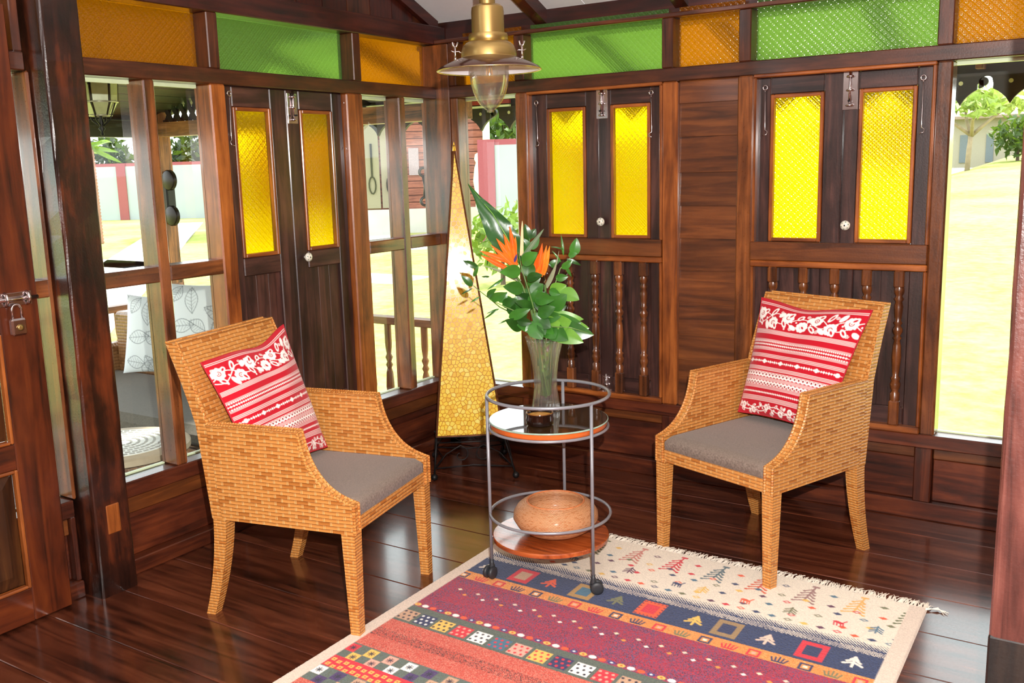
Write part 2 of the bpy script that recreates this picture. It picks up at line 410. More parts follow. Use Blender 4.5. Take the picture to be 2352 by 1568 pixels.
def thin_glass(name, tint=(.96,.97,.96,1), spark=.35, rough=.03):
    """thin-walled clear glass: mostly see-through with bright reflections and some bending"""
    if name in MATS: return MATS[name]
    t = NT(name); tr = t.n('ShaderNodeBsdfTransparent'); tr.inputs[0].default_value = tint
    gl = t.n('ShaderNodeBsdfGlossy'); gl.inputs['Roughness'].default_value = rough
    rf = t.n('ShaderNodeBsdfGlass'); rf.inputs['Color'].default_value = (.99,.99,.99,1); rf.inputs['IOR'].default_value = 1.25
    nr = t.bump(t.noise(t.coord('Object'), 70, 2), .05, .001); t.l(nr, gl.inputs['Normal'])
    lw = t.n('ShaderNodeLayerWeight'); lw.inputs[0].default_value = .35
    m1 = t.n('ShaderNodeMixShader'); m1.inputs[0].default_value = .16; t.l(tr.outputs[0], m1.inputs[1]); t.l(rf.outputs[0], m1.inputs[2])
    m2 = t.n('ShaderNodeMixShader'); t.l(t.math('MULTIPLY_ADD', lw.outputs['Facing'], .26, spark*.2), m2.inputs[0]); t.l(m1.outputs[0], m2.inputs[1]); t.l(gl.outputs[0], m2.inputs[2])
    df = t.n('ShaderNodeBsdfDiffuse'); m3 = t.n('ShaderNodeMixShader'); m3.inputs[0].default_value = .018; df.inputs[0].default_value = (.9,.92,.9,1)  # faint white diffuse mixed in for the glints of cut glass
    t.l(m2.outputs[0], m3.inputs[1]); t.l(df.outputs[0], m3.inputs[2]); MATS[name] = t.done(m3.outputs[0]); return MATS[name]

# ================================================================== FLOOR
floor = struct(empty('floor'))
FY = [.35,.10,-.19,-.468,-.766,-1.048,-1.335,-1.60,-1.87,-2.165,-2.43,-2.70,-2.98,-3.26,-3.55,-3.84,-4.12,-4.40,-4.70,-5.0,-5.3,-5.6,-5.9,-6.2,-6.5]
for k in range(len(FY)-1):
    MB().box(-.15, 5.2, FY[k+1]+.0016, FY[k]-.0016, -.03, 0, .0022).build('plank', wood('floor','X'), floor)
MB().box(-.15, 5.2, -6.5, .35, -.06, -.031).build('subfloor', wood('dark','X'), floor)

# ================================================================== WALLS
wallL = struct(empty('wall_left')); wallR = struct(empty('wall_right'))
def wb(mb, wall, t0, t1, z0, z1, d0, d1, c=.003):
    """a box on a wall: t along the wall from the corner, d towards the room"""
    if wall == 'R': return mb.box(t0, t1, -d1, -d0, z0, z1, c)
    return mb.box(d0, d1, -t1, -t0, z0, z1, c)
def wp(wall, t, z, d): return (t, -d, z) if wall == 'R' else (d, -t, z)
def member(wall, name, kind, t0, t1, z0, z1, d0=-.10, d1=0, parent=None, c=.004):
    par = parent if parent is not None else (wallR if wall=='R' else wallL)
    ax = 'Z' if (z1-z0) > (t1-t0) else ('X' if wall=='R' else 'Y')
    return wb(MB(), wall, t0, t1, z0, z1, d0, d1, c).build(name, wood(kind, ax), par)
RB, RT, TB = 1.881, 1.942, 2.161          # head rail, transom top
AMBER, GREEN, YELLOW = patterned_glass('amber_pattern_glass', (1.0,.36,.003,1)), patterned_glass('green_pattern_glass', (.36,.74,.20,1)), patterned_glass('yellow_pattern_glass', (1.0,.64,.0,1))
CLEAR = clear_pane()
CREAM = plain('cream_paint', rgb(232,240,205), .4, vary=.04)
def pane_window(idx, wall, t0, t1, z0, z1, mat, name='pane', d=-.078, parts=None):
    w = struct(empty('window_%d' % idx)); wb(MB(), wall, t0, t1, z0, z1, d-.002, d+.002, 0).build(name, mat, w); return w

# ---- right wall
member('R','rail','rail', -.10, 3.38, RB, RT)
member('R','top_bar','rail', 0, 3.38, TB, TB+.020, -.04, .004)
member('R','beam','beam', -.2, 5.2, TB-.01, 2.285, -.24, -.10)
member('R','rail','skirt', 0, 3.38, .312, .370, -.09, .002)
member('R','bottom_rail','skirt', 0, 3.38, 0, .078, -.09, .004)
for a,b in ((.494,.551),(1.294,1.349),(1.657,1.712),(2.461,2.519),(3.28,3.36)): member('R','mullion','rail', a, b, RT, TB)
member('R','corner_post','stile', -.10, .088, .0, 2.158, -.10, .004)
member('R','stile','stile', .088, .133, .37, RB, -.10, -.006); member('R','mullion','rail', .088, .133, RT, TB)
for a,b,k in ((.496,.564,'stile'),(1.297,1.374,'orange'),(1.656,1.727,'stile'),(2.4655,2.524,'stile'),(3.30,3.38,'stile')): member('R','stile',k, a, b, .37, RB, -.10, .004, c=.007)
for a,b in ((.496,.564),(1.297,1.374),(1.656,1.727),(2.452,2.520)): member('R','stile','skirt', a, b, .078, .312, -.09, .002)
# moulding beads beside the shutters
for a,b in ((.564,1.297),(1.727,2.4655)):
    member('R','bead','orange', a, b, 1.868, 1.883, -.05, .006)
    member('R','bead','orange', a, a+.014, 1.16, 1.870, -.05, .004); member('R','bead','orange', b-.014, b, 1.16, 1.870, -.05, .004)
# wainscot panels, two boards each
for a,b in ((.09,.496),(.564,1.297),(1.374,1.656),(1.727,2.452),(2.520,3.38)):
    member('R','panel','skirt', a+.002, b-.002, .078, .262, -.06, -.034); member('R','panel','panel', a+.002, b-.002, .264, .312, -.05, -.022)
# board panel between the shutters
PZ = [.372,.44,.595,.72,.872,1.022,1.171,1.321,1.472,1.633,1.782,1.881]
for k in range(len(PZ)-1):
    mb = MB(); z0, z1 = PZ[k], PZ[k+1]
    mb.prism([(.018,z0),(.05,z0),(.05,z1+.008),(.034,z1+.008),(.026,z1-.001)], 0, 1.375, 1.655)
    mb.build('board', wood('panel','X'), wallR)
# rest of the wall outside the picture
member('R','panel','panel', 3.381, 5.2, 0, 2.158, -.09, -.001)
MB().box(-.10,3.45,.092,.10,.0,.37).build('leak_stop_board', wood('dark','X'), wallR)  # added unseen board, stops daylight leaking through the panel joints
MB().box(-.10,-.092,-3.35,.0,.0,.37).build('leak_stop_board', wood('dark','Y'), wallL)  # same added leak stop behind the left panels
# ---- left wall
member('L','rail','rail', 0, 2.10, RB, RT); member('L','rail','rail', 2.266, 3.35, RB, RT)
member('L','top_beam','beam', -.1, 6.5, TB, 2.255, -.10, .002)
member('L','rail','skirt', 0, 2.10, .306, .370, -.10, 0); member('L','rail','skirt', 2.266, 3.35, .306, .370, -.10, 0)
member('L','bottom_rail','skirt', 0, 2.10, 0, .062, -.10, .012); member('L','bottom_rail','skirt', 2.266, 3.35, 0, .062, -.10, .012)
for a,b in ((1.431,1.487),(.578,.6325),(2.268,2.30)): member('L','mullion','rail', a, b, RT, TB)
for a,b,k in ((1.417,1.496,'orange'),(.582,.6955,'orange'),(2.253,2.268,'stile'),(3.29,3.35,'stile')): member('L','stile',k, a, b, .37, RB, -.10, .002, c=.006)
for a,b in ((1.417,1.496),(.582,.6955),(-.0,.03),(2.266,2.285)): member('L','stile','skirt', a, b, .062, .306, -.09, .0)
for a,b in ((.03,.582),(.6955,1.417),(1.496,2.10),(2.285,3.35)):
    member('L','panel','skirt', a, b, .062, .236, -.06, -.034); member('L','panel','panel', a, b, .238, .306, -.05, -.020)
member('L','panel','panel', 3.35, 6.5, 0, 2.2, -.10, 0)
# gable boards above the beam
SL = .43
for k in range(24):
    a, b = k*.165-.05, k*.165+.111
    z0 = 2.25; za, zb = 2.30+SL*a, 2.30+SL*b
    MB().prism([(-a,z0),(-b,z0),(-b,zb),(-a,za)], 0, -.075, -.045).build('gable_board', wood('beam' if k%3 else 'rail','Z'), wallL)
# rake trim along the gable
MB().prism([(.06,2.225),(.06,2.285),(-3.2,2.285+SL*3.26),(-3.2,2.225+SL*3.26)], 0, -.06, -.012).build('trim_gable', wood('beam','Y'), wallL)
# windows in the left wall: muntins, cross rails, panes and pale strips
def casement(idx, wall, t0, t1, mun, zm=None):
    w = struct(empty('window_%d' % idx)); edges = [t0]+[e for m_ in mun for e in m_]+[t1]
    for a,b in mun: member(wall,'muntin','stile', a, b, .37, RB, -.10, .002, w, .006)
    for k in range(0,len(edges),2):
        a, b = edges[k], edges[k+1]
        if zm:
            member(wall,'cross_rail','stile', a, b, zm[0], zm[1], -.10, .0, w)
            for z0,z1 in ((.37,zm[0]),(zm[1],RB)): wb(MB(), wall, a, b, z0, z1, -.080, -.076, 0).build('pane', CLEAR, w)
        else: wb(MB(), wall, a, b, .37, RB, -.080, -.076, 0).build('pane', CLEAR, w)
        wb(MB(), wall, a, b, RB-.014, RB, -.100, -.082, 0).build('pale_strip', CREAM, w)  # added pale strip for the bright line along the pane's top
        wb(MB(), wall, a, b, .37, .376, -.098, -.082, 0).build('pale_strip', CREAM, w)  # pale strip, gloss of the sill reveal put into its colour
    return w
casement(1,'L',1.496,2.10,[(1.758,1.810)],(1.114,1.174)); casement(2,'L',.006,.582,[(.262,.314)],(1.114,1.174)); casement(3,'L',2.268,3.29,[(2.72,2.77)],(1.114,1.174))
casement(4,'R',.133,.496,[]); casement(5,'R',2.524,3.30,[])
for i,(w_,a,b,m_) in enumerate((('L',1.487,2.10,AMBER),('L',.6325,1.431,GREEN),('L',.0,.578,AMBER),('L',2.30,3.3,AMBER),('R',.133,.494,AMBER),('R',.551,1.294,GREEN),('R',1.349,1.657,AMBER),('R',1.712,2.461,GREEN),('R',2.519,3.28,AMBER))):
    pane_window(6+i, w_, a, b, RT, TB+(.05 if w_=='R' else 0), m_)

# ================================================================== CEILING
ceil = struct(empty('ceiling')); WHITE = plain('white_ceiling_paint', rgb(226,224,226), .7, vary=.02)
for k in range(6):
    x0, x1 = -.05+k*.9, .85+k*.9
    for (ya,za,yb,zb) in ((.20,2.24,-3.2,2.285+SL*3.26),):
        MB().prism([(ya,za),(yb,zb),(yb,zb+.02),(ya,za+.02)], 0, x0, x1-.004).build('ceiling_panel', WHITE, ceil)
    MB().prism([(-3.2,2.285+SL*3.26),(-6.5,2.285),(-6.5,2.305),(-3.2,2.305+SL*3.26)], 0, x0, x1-.004).build('ceiling_panel', WHITE, ceil)
for k in range(6):
    x = .60+k*.75
    MB().prism([(.12,2.205),(.12,2.275),(-3.2,2.275+SL*3.3),(-3.2,2.205+SL*3.3)], 0, x-.032, x+.032).build('rafter', wood('beam','Y'), ceil)
bw = struct(empty('wall_back')); MB().box(5.2,5.3,-6.5,.3,0,3.8).build('panel', wood('panel','Y'), bw)
fw_ = struct(empty('wall_front')); MB().box(-.1,5.3,-6.6,-6.5,0,3.8).build('panel', wood('panel','X'), fw_)

# ================================================================== POSTS
def rough_post(name, label, x0, x1, y0, y1, z1, kind, seed, flare=0):
    rnd = random.Random(seed); mb = MB(); n = 26; V = []; ring = 12
    for k in range(n+1):
        z = z1*k/n; f = flare*max(0, 1-z/.35)
        for (cx_,cy_) in ((x0,y0),(x1,y0),(x1,y1),(x0,y1)):
            sx = 1 if cx_==x0 else -1; sy = 1 if cy_==y0 else -1; c = .009
            j = lambda: rnd.uniform(-.0014,.0014)
            pts = [(cx_-sx*f, cy_+sy*(c-f)),(cx_+sx*(c*.35-f), cy_+sy*(c*.35-f)),(cx_+sx*(c-f), cy_-sy*f)]
            if (sx*sy) < 0: pts = pts[::-1]
            for p in pts: V.append((p[0]+j(), p[1]+j(), z))
    F = []
    for k in range(n):
        for i in range(ring): F.append((k*ring+i, k*ring+(i+1)%ring, (k+1)*ring+(i+1)%ring, (k+1)*ring+i))
    F.append(tuple(range(ring))[::-1]); F.append(tuple(range(n*ring,(n+1)*ring)))
    mb.add(V, F); o = mb.build(name, wood(kind,'Z')); return tag(o, label, 'post')
pl_ = rough_post('timber_post', 'dark rough hewn timber post standing between the open door and the left windows', -.10, .092, -2.252, -2.105, 2.158, 'post', 3, .003)
pr_ = rough_post('timber_post', 'reddish glossy timber post at the right edge in front of the tall clear window', 2.994, 3.18, -2.24, -2.06, 3.0, 'plum', 5)
MB().box(2.9925,3.1815,-2.2415,-2.0585,.0,.60,.004).build('dark_base', wood('dark','Z'), pr_)
# patch let into the left post
p = at(262,1190,0,.094); MB().box(.088,.0965,p[1]-.028,p[1]+.026,p[2]-.055,p[2]+.055,.003).build('patch', wood('orange','Z'), pl_)

# ================================================================== OPEN DOOR
door = struct(empty('door_1')); D1, D0 = .052, .012
def dm(name, kind, s0, s1, z0, z1, d0=D0, d1=D1, c=.004): return member('L', name, kind, s0, s1, z0, z1, d0, d1, door, c)
dm('stile','door',2.345,2.485,.008,2.08); dm('stile','door',3.05,3.19,.008,2.08)
dm('rail','door',2.485,3.05,.008,.13); dm('rail','door',2.485,3.05,.555,.645); dm('rail','door',2.485,3.05,1.02,1.16); dm('rail','door',2.485,3.05,1.95,2.08)
for z0,z1 in ((.13,.555),(.645,1.02),(1.16,1.95)):
    for a,b,c_,d_ in ((2.485,2.497,z0,z1),(3.038,3.05,z0,z1),(2.497,3.038,z0,z0+.012),(2.497,3.038,z1-.012,z1)): dm('moulding','orange',a,b,c_,d_,.030,.056,.004)
    mb = MB(); a,b = 2.497,3.038
    q = [(.030,a,z0+.012),(.030,b,z0+.012),(.030,b,z1-.012),(.030,a,z1-.012)]; i_ = .045
    r_ = [(.044,a+i_,z0+.012+i_),(.044,b-i_,z0+.012+i_),(.044,b-i_,z1-.012-i_),(.044,a+i_,z1-.012-i_)]
    k_ = [(.018,y,z) for (_,y,z) in q]
    V = [(x,-y,z) for x,y,z in k_+q+r_]
    mb.add(V, [(8,9,10,11),(0,3,2,1)]+[(4+i,4+(i+1)%4,8+(i+1)%4,8+i) for i in range(4)]+[(i,(i+1)%4,4+(i+1)%4,4+i) for i in range(4)])
    bmesh_me = mb.build('panel', wood('doorpanel','Z'), door)
# slide bolt on the door and its padlock
bolt = empty('slide_bolt'); bolt.parent = door
MB().box(.052,.056,-2.545,-2.368,1.108,1.152,.001).build('bolt_plate', CHROME, bolt)
MB().tube([(.064,-2.56,1.131),(.064,-2.352,1.131)], .0075, 10).build('bolt_rod', CHROME, bolt, True)
for y in (-2.53,-2.46,-2.385): MB().tube([(.054,y,1.110),(.068,y,1.118),(.073,y,1.131),(.068,y,1.144),(.054,y,1.152)], .006, 8).build('bolt_staple', CHROME, bolt, True)
pd = thing('padlock', 'small steel padlock hanging from the slide bolt on the brown door', 'padlock', (.066,-2.432,1.055))
mb = MB(); mb.box(-.012,.012,-.026,.026,-.045,.012,.006); mb.build('lock_body', CHROME, pd)
MB().tube([(0,-.016,.010)]+[(0,-.016*math.cos(a),.040+.018*math.sin(a)) for a in np.linspace(0,PI,9)]+[(0,.016,.010)], .0045, 8).build('shackle', CHROME, pd, True)
MB().lathe([(.0001,.0125),(.009,.0125),(.011,.0150),(.006,.0165),(.0001,.0165)],16,(0,0,-.018),axis=0).build('keyhole_cover', BRASS, pd, True)

# ================================================================== SHUTTERS
PORC = plain('glazed_porcelain', rgb(226,222,206), .15, coat=.5, vary=.05); PGREEN = plain('painted_green', rgb(92,122,96), .2, coat=.4)
def hook(wall, t, z, parent, d, L=.20, side=1):
    mb = MB(); o = empty('cabin_hook'); o.parent = parent
    mb.tube([wp(wall, t+.010*math.cos(a), z+.010*math.sin(a), d+.012) for a in np.linspace(0,2*PI,14)[:-1]], .0028, 8, True).build('hook_eye', CHROME, o, True)
    MB().tube([wp(wall,t,z-.008,d+.012), wp(wall,t,z-L+.03,d+.006), wp(wall,t,z-L+.012,d+.006), wp(wall,t+side*.012,z-L+.004,d+.010), wp(wall,t+side*.010,z-L-.008,d+.016), wp(wall,t-side*.006,z-L-.012,d+.018)], .0021, 8).build('hook_rod', CHROME, o, True)
def slide(wall, t, z0, z1, parent, d):
    o = empty('slide_bolt'); o.parent = parent
    wb(MB(), wall, t-.030, t+.030, z0, z1, d, d+.003, .001).build('bolt_plate', CHROME, o)
    MB().tube([wp(wall,t,z0+.02,d+.010), wp(wall,t,z1+.01,d+.010)], .0055, 10).build('bolt_rod', CHROME, o, True)
    for f in (.12,.52,.88):
        z = z0+(z1-z0)*f
        MB().tube([wp(wall,t-.014,z,d+.002), wp(wall,t-.009,z,d+.012), wp(wall,t,z,d+.017), wp(wall,t+.009,z,d+.012), wp(wall,t+.014,z,d+.002)], .005, 8).build('bolt_staple', CHROME, o, True)
    MB().tube([wp(wall,t,z0+.035,d+.010), wp(wall,t,z0+.035,d+.028)], .004, 8).build('bolt_knob', IRON, o, True)
def knob(wall, t, z, parent, d):
    o = empty('knob'); o.parent = parent
    ax = 1 if wall=='R' else 0; sg = -1 if wall=='R' else 1
    pr = [(.006,0),(.006,.010),(.016,.014),(.021,.022),(.019,.030),(.010,.035),(.0002,.0365)]
    MB().lathe([(r, sg*h) for r,h in pr], 20, wp(wall,t,z,d), axis=ax).build('knob_body', PORC, o, True)
    for i in range(6):
        a = i*PI/3+.3; c = wp(wall, t+.0135*math.cos(a), z+.0135*math.sin(a), d+.0295)
        MB().ball(c, .0042, 8).build('petal', PGREEN, o, True)
    MB().ball(wp(wall,t,z,d+.035), .0036, 8).build('flower_centre', IRON, o, True)
def shutter(wall, t0, t1, p0, p1, label, planks, D=-.03, low=1.085):
    sh = thing('shutter', label, 'shutter'); z0, z1 = .372, (1.868 if wall=='R' else 1.8805)
    mm = lambda n,k,a,b,c_,d_,e=D-.032,f=D,c=.004: member(wall,n,k,a,b,c_,d_,e,f,sh,c)
    mm('stile','purple',t0,p0-.016,z0,z1); mm('stile','purple',p1+.016,t1,z0,z1)
    mm('top_rail','purple',p0-.016,p1+.016,1.796,z1); mm('mid_rail','purple',p0-.016,p1+.016,low,1.164,D-.032,D+.002); mm('bottom_rail','purple',p0-.016,p1+.016,z0,.47)
    for a,b,c_,d_ in ((p0-.016,p0,1.164,1.796),(p1,p1+.016,1.164,1.796),(p0,p1,1.164,1.18),(p0,p1,1.78,1.796)): mm('bead','orange',a,b,c_,d_,D-.026,D+.005,.003)
    wb(MB(), wall, p0, p1, 1.18, 1.78, D-.022, D-.018, 0).build('pane', YELLOW, sh)
    w_ = (p1+.016-p0+.016)/planks
    for k in range(planks): mm('panel_board','purple',p0-.016+k*w_,p0-.016+(k+1)*w_,.47,low,D-.028,D-.012,.0010)
    return sh
S1 = shutter('R',.565,.9485,.678,.865,'right-wall shutter behind the bird of paradise leaves, yellow pane partly hidden below by flowers',2)
S2 = shutter('R',.9495,1.296,1.032,1.208,'narrow right-wall shutter with yellow pane, between the flowers and the plain board panel',2)
S3 = shutter('R',1.728,2.1045,1.811,2.008,'right-wall shutter with wide yellow pane, next to the plain board panel, above the chair',2)
S4 = shutter('R',2.1055,2.465,2.183,2.376,'right-wall shutter with wide yellow pane, next to the tall clear window',2)
S5 = shutter('L',1.0575,1.4165,1.166,1.345,'tall left-wall shutter with yellow pane, the one nearer the left clear windows',3,-.03)
S6 = shutter('L',.696,1.0565,.783,.962,'tall left-wall shutter with porcelain knob, yellow pane, the one nearer the room corner',3,-.03)
for S_,w_,t_ in ((S2,'R',.949),(S4,'R',2.105),(S6,'L',1.057)): member(w_,'leak_stop_strip','purple',t_-.014,t_+.014,.375,1.866,-.072,-.0625,S_)  # added strip behind each leaf seam to block daylight leaks
hook('R',.610,1.829,S1,-.03); hook('R',1.234,1.840,S2,-.03,.19,-1); hook('R',1.773,1.826,S3,-.03,.19); hook('R',2.414,1.824,S4,-.03,.205)
hook('L',1.383,1.848,S5,-.03,.20); hook('L',.684,1.837,S6,-.03,.21)
slide('R',.972,1.735,1.868,S2,-.03); slide('R',2.130,1.715,1.868,S4,-.03); slide('L',1.020,1.735,1.866,S6,-.03); slide('R',.985,.365+.02,.475,S2,-.03)
knob('R',.970,1.244,S2,-.03); knob('R',2.133,1.238,S4,-.03); knob('L',1.000,1.137,S6,-.03)
# ---- balustrades in front of the right-wall shutters
for bay,(a,b,xs,lab) in enumerate(((.564,1.297,(.66,.793,.936,1.067,1.199),'low wooden balustrade of turned spindles behind the glass vase and trolley'),(1.727,2.4655,(1.829,1.964,2.098,2.232,2.361),'low wooden balustrade of turned spindles behind the right rattan chair'))):
    bt = thing('balustrade', lab, 'balustrade')
    member('R','top_rail','panel',a,b,1.082,1.163,-.028,.014,bt); member('R','moulding','orange',a,b,1.054,1.082,-.028,.010,bt)
    member('R','bottom_moulding','orange',a,b,.370,.398,-.028,.008,bt)
    member('R','side_moulding','orange',a,a+.014,.398,1.054,-.028,.006,bt); member('R','side_moulding','orange',b-.014,b,.398,1.054,-.028,.006,bt)
    pf = [(.019,.50),(.020,.535),(.013,.545),(.020,.56),(.022,.575),(.016,.59),(.021,.60),(.013,.61),(.016,.64),(.020,.69),(.017,.74),(.012,.762),(.019,.772),(.012,.782),(.021,.80),(.021,.81),(.012,.826),(.019,.836),(.013,.846),(.016,.87),(.019,.905),(.014,.925),(.021,.937),(.013,.948),(.020,.962),(.021,.975),(.018,.99)]
    for x in xs:
        sp = empty('spindle'); sp.parent = bt
        wk = wood('stile','Z')
        MB().lathe(pf, 14, (x,.009,0)).build('turning', wk, sp, True)
        MB().box(x-.021,x+.021,-.012,.027,.398,.505,.006).build('lower_block', wk, sp); MB().box(x-.021,x+.021,-.012,.027,.984,1.055,.006).build('upper_block', wk, sp)

# ================================================================== RUG
RU, RV = 1.615, 1.75
def paint_rug():
    c = Canvas(RU, RV, .0028, (226,212,192)); U, V = c.U, c.V
    L, R = .056, 1.560
    CRM=(226,212,192); NAVY=(40,54,92); BLU=(38,46,84); ORG=(222,140,66); MAR=(150,28,58); GRN=(88,96,84); SAL=(186,68,52); RED=(206,36,52); YEL=(226,180,84); TEAL=(62,104,126); OLV=(112,112,78); PINK=(222,160,140); DK=(36,34,52); TAN=(190,150,120); ORD=(226,84,40)
    rn = np.random.rand(c.nv,c.nu); sm = np.random.rand(c.nv//14+3, c.nu//40+3)
    sm = np.kron(sm, np.ones((14,40)))[:c.nv,:c.nu]
    def band(v0, v1, col): c.rect(L,R,v0,v1,col)
    def mixnoise(v0, v1, cols, w):
        sl = c.sub(L,R,v0,v1); q = rn[sl]*.7+sm[sl]*.3; th = np.cumsum(w)*1.0
        pk = np.searchsorted(th, np.clip(q,0,.999)); arr = np.array([rgb(*k)[:3] for k in cols]); c.I[sl] = arr[np.minimum(pk,len(cols)-1)]
    # cream field: rows of trees and lozenges
    def tree(u, v, s, col, w=.006):
        c.line((u+.012*s,v-.075*s),(u,v+.06*s),w,col); c.rect(u-.014*s+.012*s,u+.026*s,v-.080*s,v-.066*s,col)
        for k in range(5):
            y = v-.045*s+k*.024*s; b = .019*s+.0045*s*k
            c.line((u+.006*s,y),(u-b,y+.022*s),w,col); c.line((u+.006*s,y),(u+b,y+.022*s),w,col)
            c.ell(u-b,y+.022*s,.0062,.0062,col); c.ell(u+b,y+.022*s,.0062,.0062,col)
    tc = [(196,120,104),RED,(84,104,110),(206,84,50),(150,110,104),(226,170,90),(104,110,74)]
    for k in range(10): tree(.03+.1697*k+.018,.105,.95,tc[(k+4)%7] if k<3 else tc[(k-3)%7],.0075)
    lc = [NAVY,RED,YEL,TEAL,ORD,(90,40,70),OLV]
    for r,(v,du,off) in enumerate(((.078,.170,-.04),(.158,.086,.04),(.203,.0865,.065),(.250,.17,.12),(.290,.17,.04),(.328,.0545,.03))):
        k = 0; u = off
        while u < 1.60:
            if u > .03:
                c.dia(u,v,.0165,.0105,lc[(k*3+r*2)%7])
                if k%3==1: c.dia(u,v,.008,.005,CRM)
            u += du; k += 1
    for k,(u,v) in enumerate(((.19,.255),(.36,.25),(.60,.245),(.80,.262),(.90,.26),(1.06,.262),(1.22,.26),(1.38,.262),(1.50,.25))):
        col = lc[(k*2+1)%7]
        if k%2: 
            c.ell(u,v,.018,.008,col,.3)
            for d in (-.014,-.004,.008,.016): c.line((u+d,v),(u+d+.004,v+.024),.005,col)
            c.line((u+.014,v),(u+.024,v-.018),.006,col)
        else:
            c.line((u,v-.026),(u,v+.026),.006,col)
            for q in (-.014,0,.012): c.line((u,v+q-.006),(u-.020,v+q+.010),.006,col); c.line((u,v+q-.006),(u+.020,v+q+.010),.006,col)
    # chevron transition, navy
    band(.40,.572,NAVY)
    sl = c.sub(L,R,.345,.405); z = (np.abs(((U[sl]+ (V[sl]*3.0))/.011)%1-.5)*2); t = (V[sl]-.345)/.06
    k = (z < t)[...,None]; c.I[sl] = np.where(k, np.array(rgb(*NAVY)[:3]), np.array(rgb(*CRM)[:3]))
    sl = c.sub(L,R,.405,.425); z = (np.abs(((U[sl]-(V[sl]*2.0))/.017)%1-.5)*2 < .42)[...,None]; c.I[sl] = np.where(z, np.array(rgb(*CRM)[:3]), c.I[sl])
    sl = c.sub(L,R,.425,.572); k = (rn[sl]>.82)[...,None]; c.I[sl] = np.where(k, np.array(rgb(28,36,66)[:3]), c.I[sl])
    sq = [(RED,TAN),((170,130,70),TEAL),(ORD,RED),((150,120,80),BLU),(RED,BLU)]
    for k,u in enumerate((.272,.536,.799,1.077,1.356)):
        a, b = sq[k]; c.rect(u-.044,u+.044,.441,.551,a); c.rect(u-.025,u+.025,.464,.528,b)
        if k==2:
            for i in range(6):
                for e in (-.040,.040): c.rect(u+e-.003,u+e+.003,.446+i*.019,.452+i*.019,DK)
                for e in (.447,.545): c.rect(u-.036+i*.0145,u-.031+i*.0145,e-.003,e+.003,DK)
    for k,u in enumerate((.111,.393,.669,.963,1.212,1.483)):
        col = [(224,208,190),ORD,OLV,YEL,(222,190,170),(232,220,206)][k]; v = .497
        c.line((u,v-.034),(u,v+.032),.009,col)
        for q,b in ((-.022,.010),(-.008,.020),(.010,.028)): 
            for s_ in (-1,1): c.line((u,v+q-.008),(u+s_*b,v+q+.008),.010,col)
    # orange band with small motifs
    mixnoise(.572,.632,[ORG,(206,122,54),(232,160,90)],[.55,.25,.2])
    for k in range(20):
        u = .068+.081*k; v = .602
        if k%2==0:
            col, inn = ((RED,PINK) if k%4 else (BLU,YEL))[0], PINK
            c.frame(u-.021,u+.021,v-.021,v+.021,.008,col,ORG); c.rect(u-.007,u+.007,v-.007,v+.007,PINK if k%4 else CRM)
        else:
            col = [RED,BLU,OLV][(k//2)%3]
            for i in range(5): c.line((u+(i-2)*.009,v+.014),(u+(i-2)*.013,v-.018+abs(i-2)*.005),.006,col)
            c.rect(u-.020,u+.020,v+.010,v+.018,col)
    # maroon band
    mixnoise(.632,.905,[MAR,(176,34,58),(108,60,98),(90,28,54),(86,72,112)],[.38,.20,.20,.13,.09])
    for k in range(20):
        u = .13+.0805*k
        c.dia(u,.712,.010,.008,(226,200,180) if k%2 else (240,214,180)); c.dia(u+.040,.741,.010,.008,(240,226,216) if k%2 else (230,140,50))
    for k in range(48):
        u = .068+.0337*k; col = [YEL,(238,232,224),ORD,(60,50,110)][k%4]
        c.ell(u,.886,.013,.010,col)
        if k%4 in(0,3): c.ell(u,.886,.005,.004,(224,224,224) if k%4==3 else ORD)
    # grey green band with dotted squares
    mixnoise(.905,1.022,[GRN,(74,84,78),(104,108,90)],[.6,.25,.15])
    sc = [(TAN,DK),(BLU,(232,228,222)),(YEL,DK),(RED,PINK),((240,236,228),DK),(TEAL,RED),(PINK,RED),(YEL,RED),((44,40,84),RED),((240,236,228),DK),(RED,PINK)]
    for k in range(20):
        u = .089+.0772*k
        if u > R-.04: break
        a, b = sc[k%11]; c.rect(u-.032,u+.032,.936,1.004,a)
        for i in range(3):
            for j in range(3): c.ell(u-.022+i*.022+(.006 if j%2 else -.003),.948+j*.022,.0052,.0056,b)
    # salmon
    mixnoise(1.022,1.215,[SAL,(194,88,70),(204,118,98),(190,62,44),(120,60,50)],[.40,.22,.18,.14,.06])
    sl = c.sub(L,R,1.09,1.13); k = (rn[sl]>.68)[...,None]; c.I[sl] = np.where(k, np.array(rgb(96,48,44)[:3]), c.I[sl])
    # checks and the red grid
    def checks(v0, ph):
        cc = [RED,YEL,PINK,(240,236,228),(70,50,96),TAN,RED]
        mixnoise(v0,v0+.092,[GRN,(90,104,100)],[.6,.4])
        for k in range(44):
            u = L+.0395*k
            col = cc[((k+1)//2+ph)%7]
            for j in range(2):
                if (k+j)%2==0 and u+.0395<R:
                    c.rect(u,u+.0395,v0+j*.046,v0+.046+j*.046,col); uc, vc = u+.02, v0+.023+j*.046
                    for a in range(4): 
                        an = a*PI/4; c.line((uc-.012*math.cos(an),vc-.012*math.sin(an)),(uc+.012*math.cos(an),vc+.012*math.sin(an)),.0036,DK if col!=DK else CRM)
    checks(1.215,0)
    mixnoise(1.307,1.372,[RED,(190,30,44)],[.7,.3])
    for k in range(58):
        for j in range(2):
            u = L+.016+.0262*k; v = 1.323+.030*j+(.006 if k%2 else 0)
            if u<R-.01: c.frame(u-.008,u+.008,v-.008,v+.008,.005,YEL,RED)
    checks(1.372,3)
    mixnoise(1.464,1.66,[SAL,(194,88,70),(204,118,98),(190,62,44)],[.42,.24,.2,.14])
    band(1.66,1.75,NAVY)
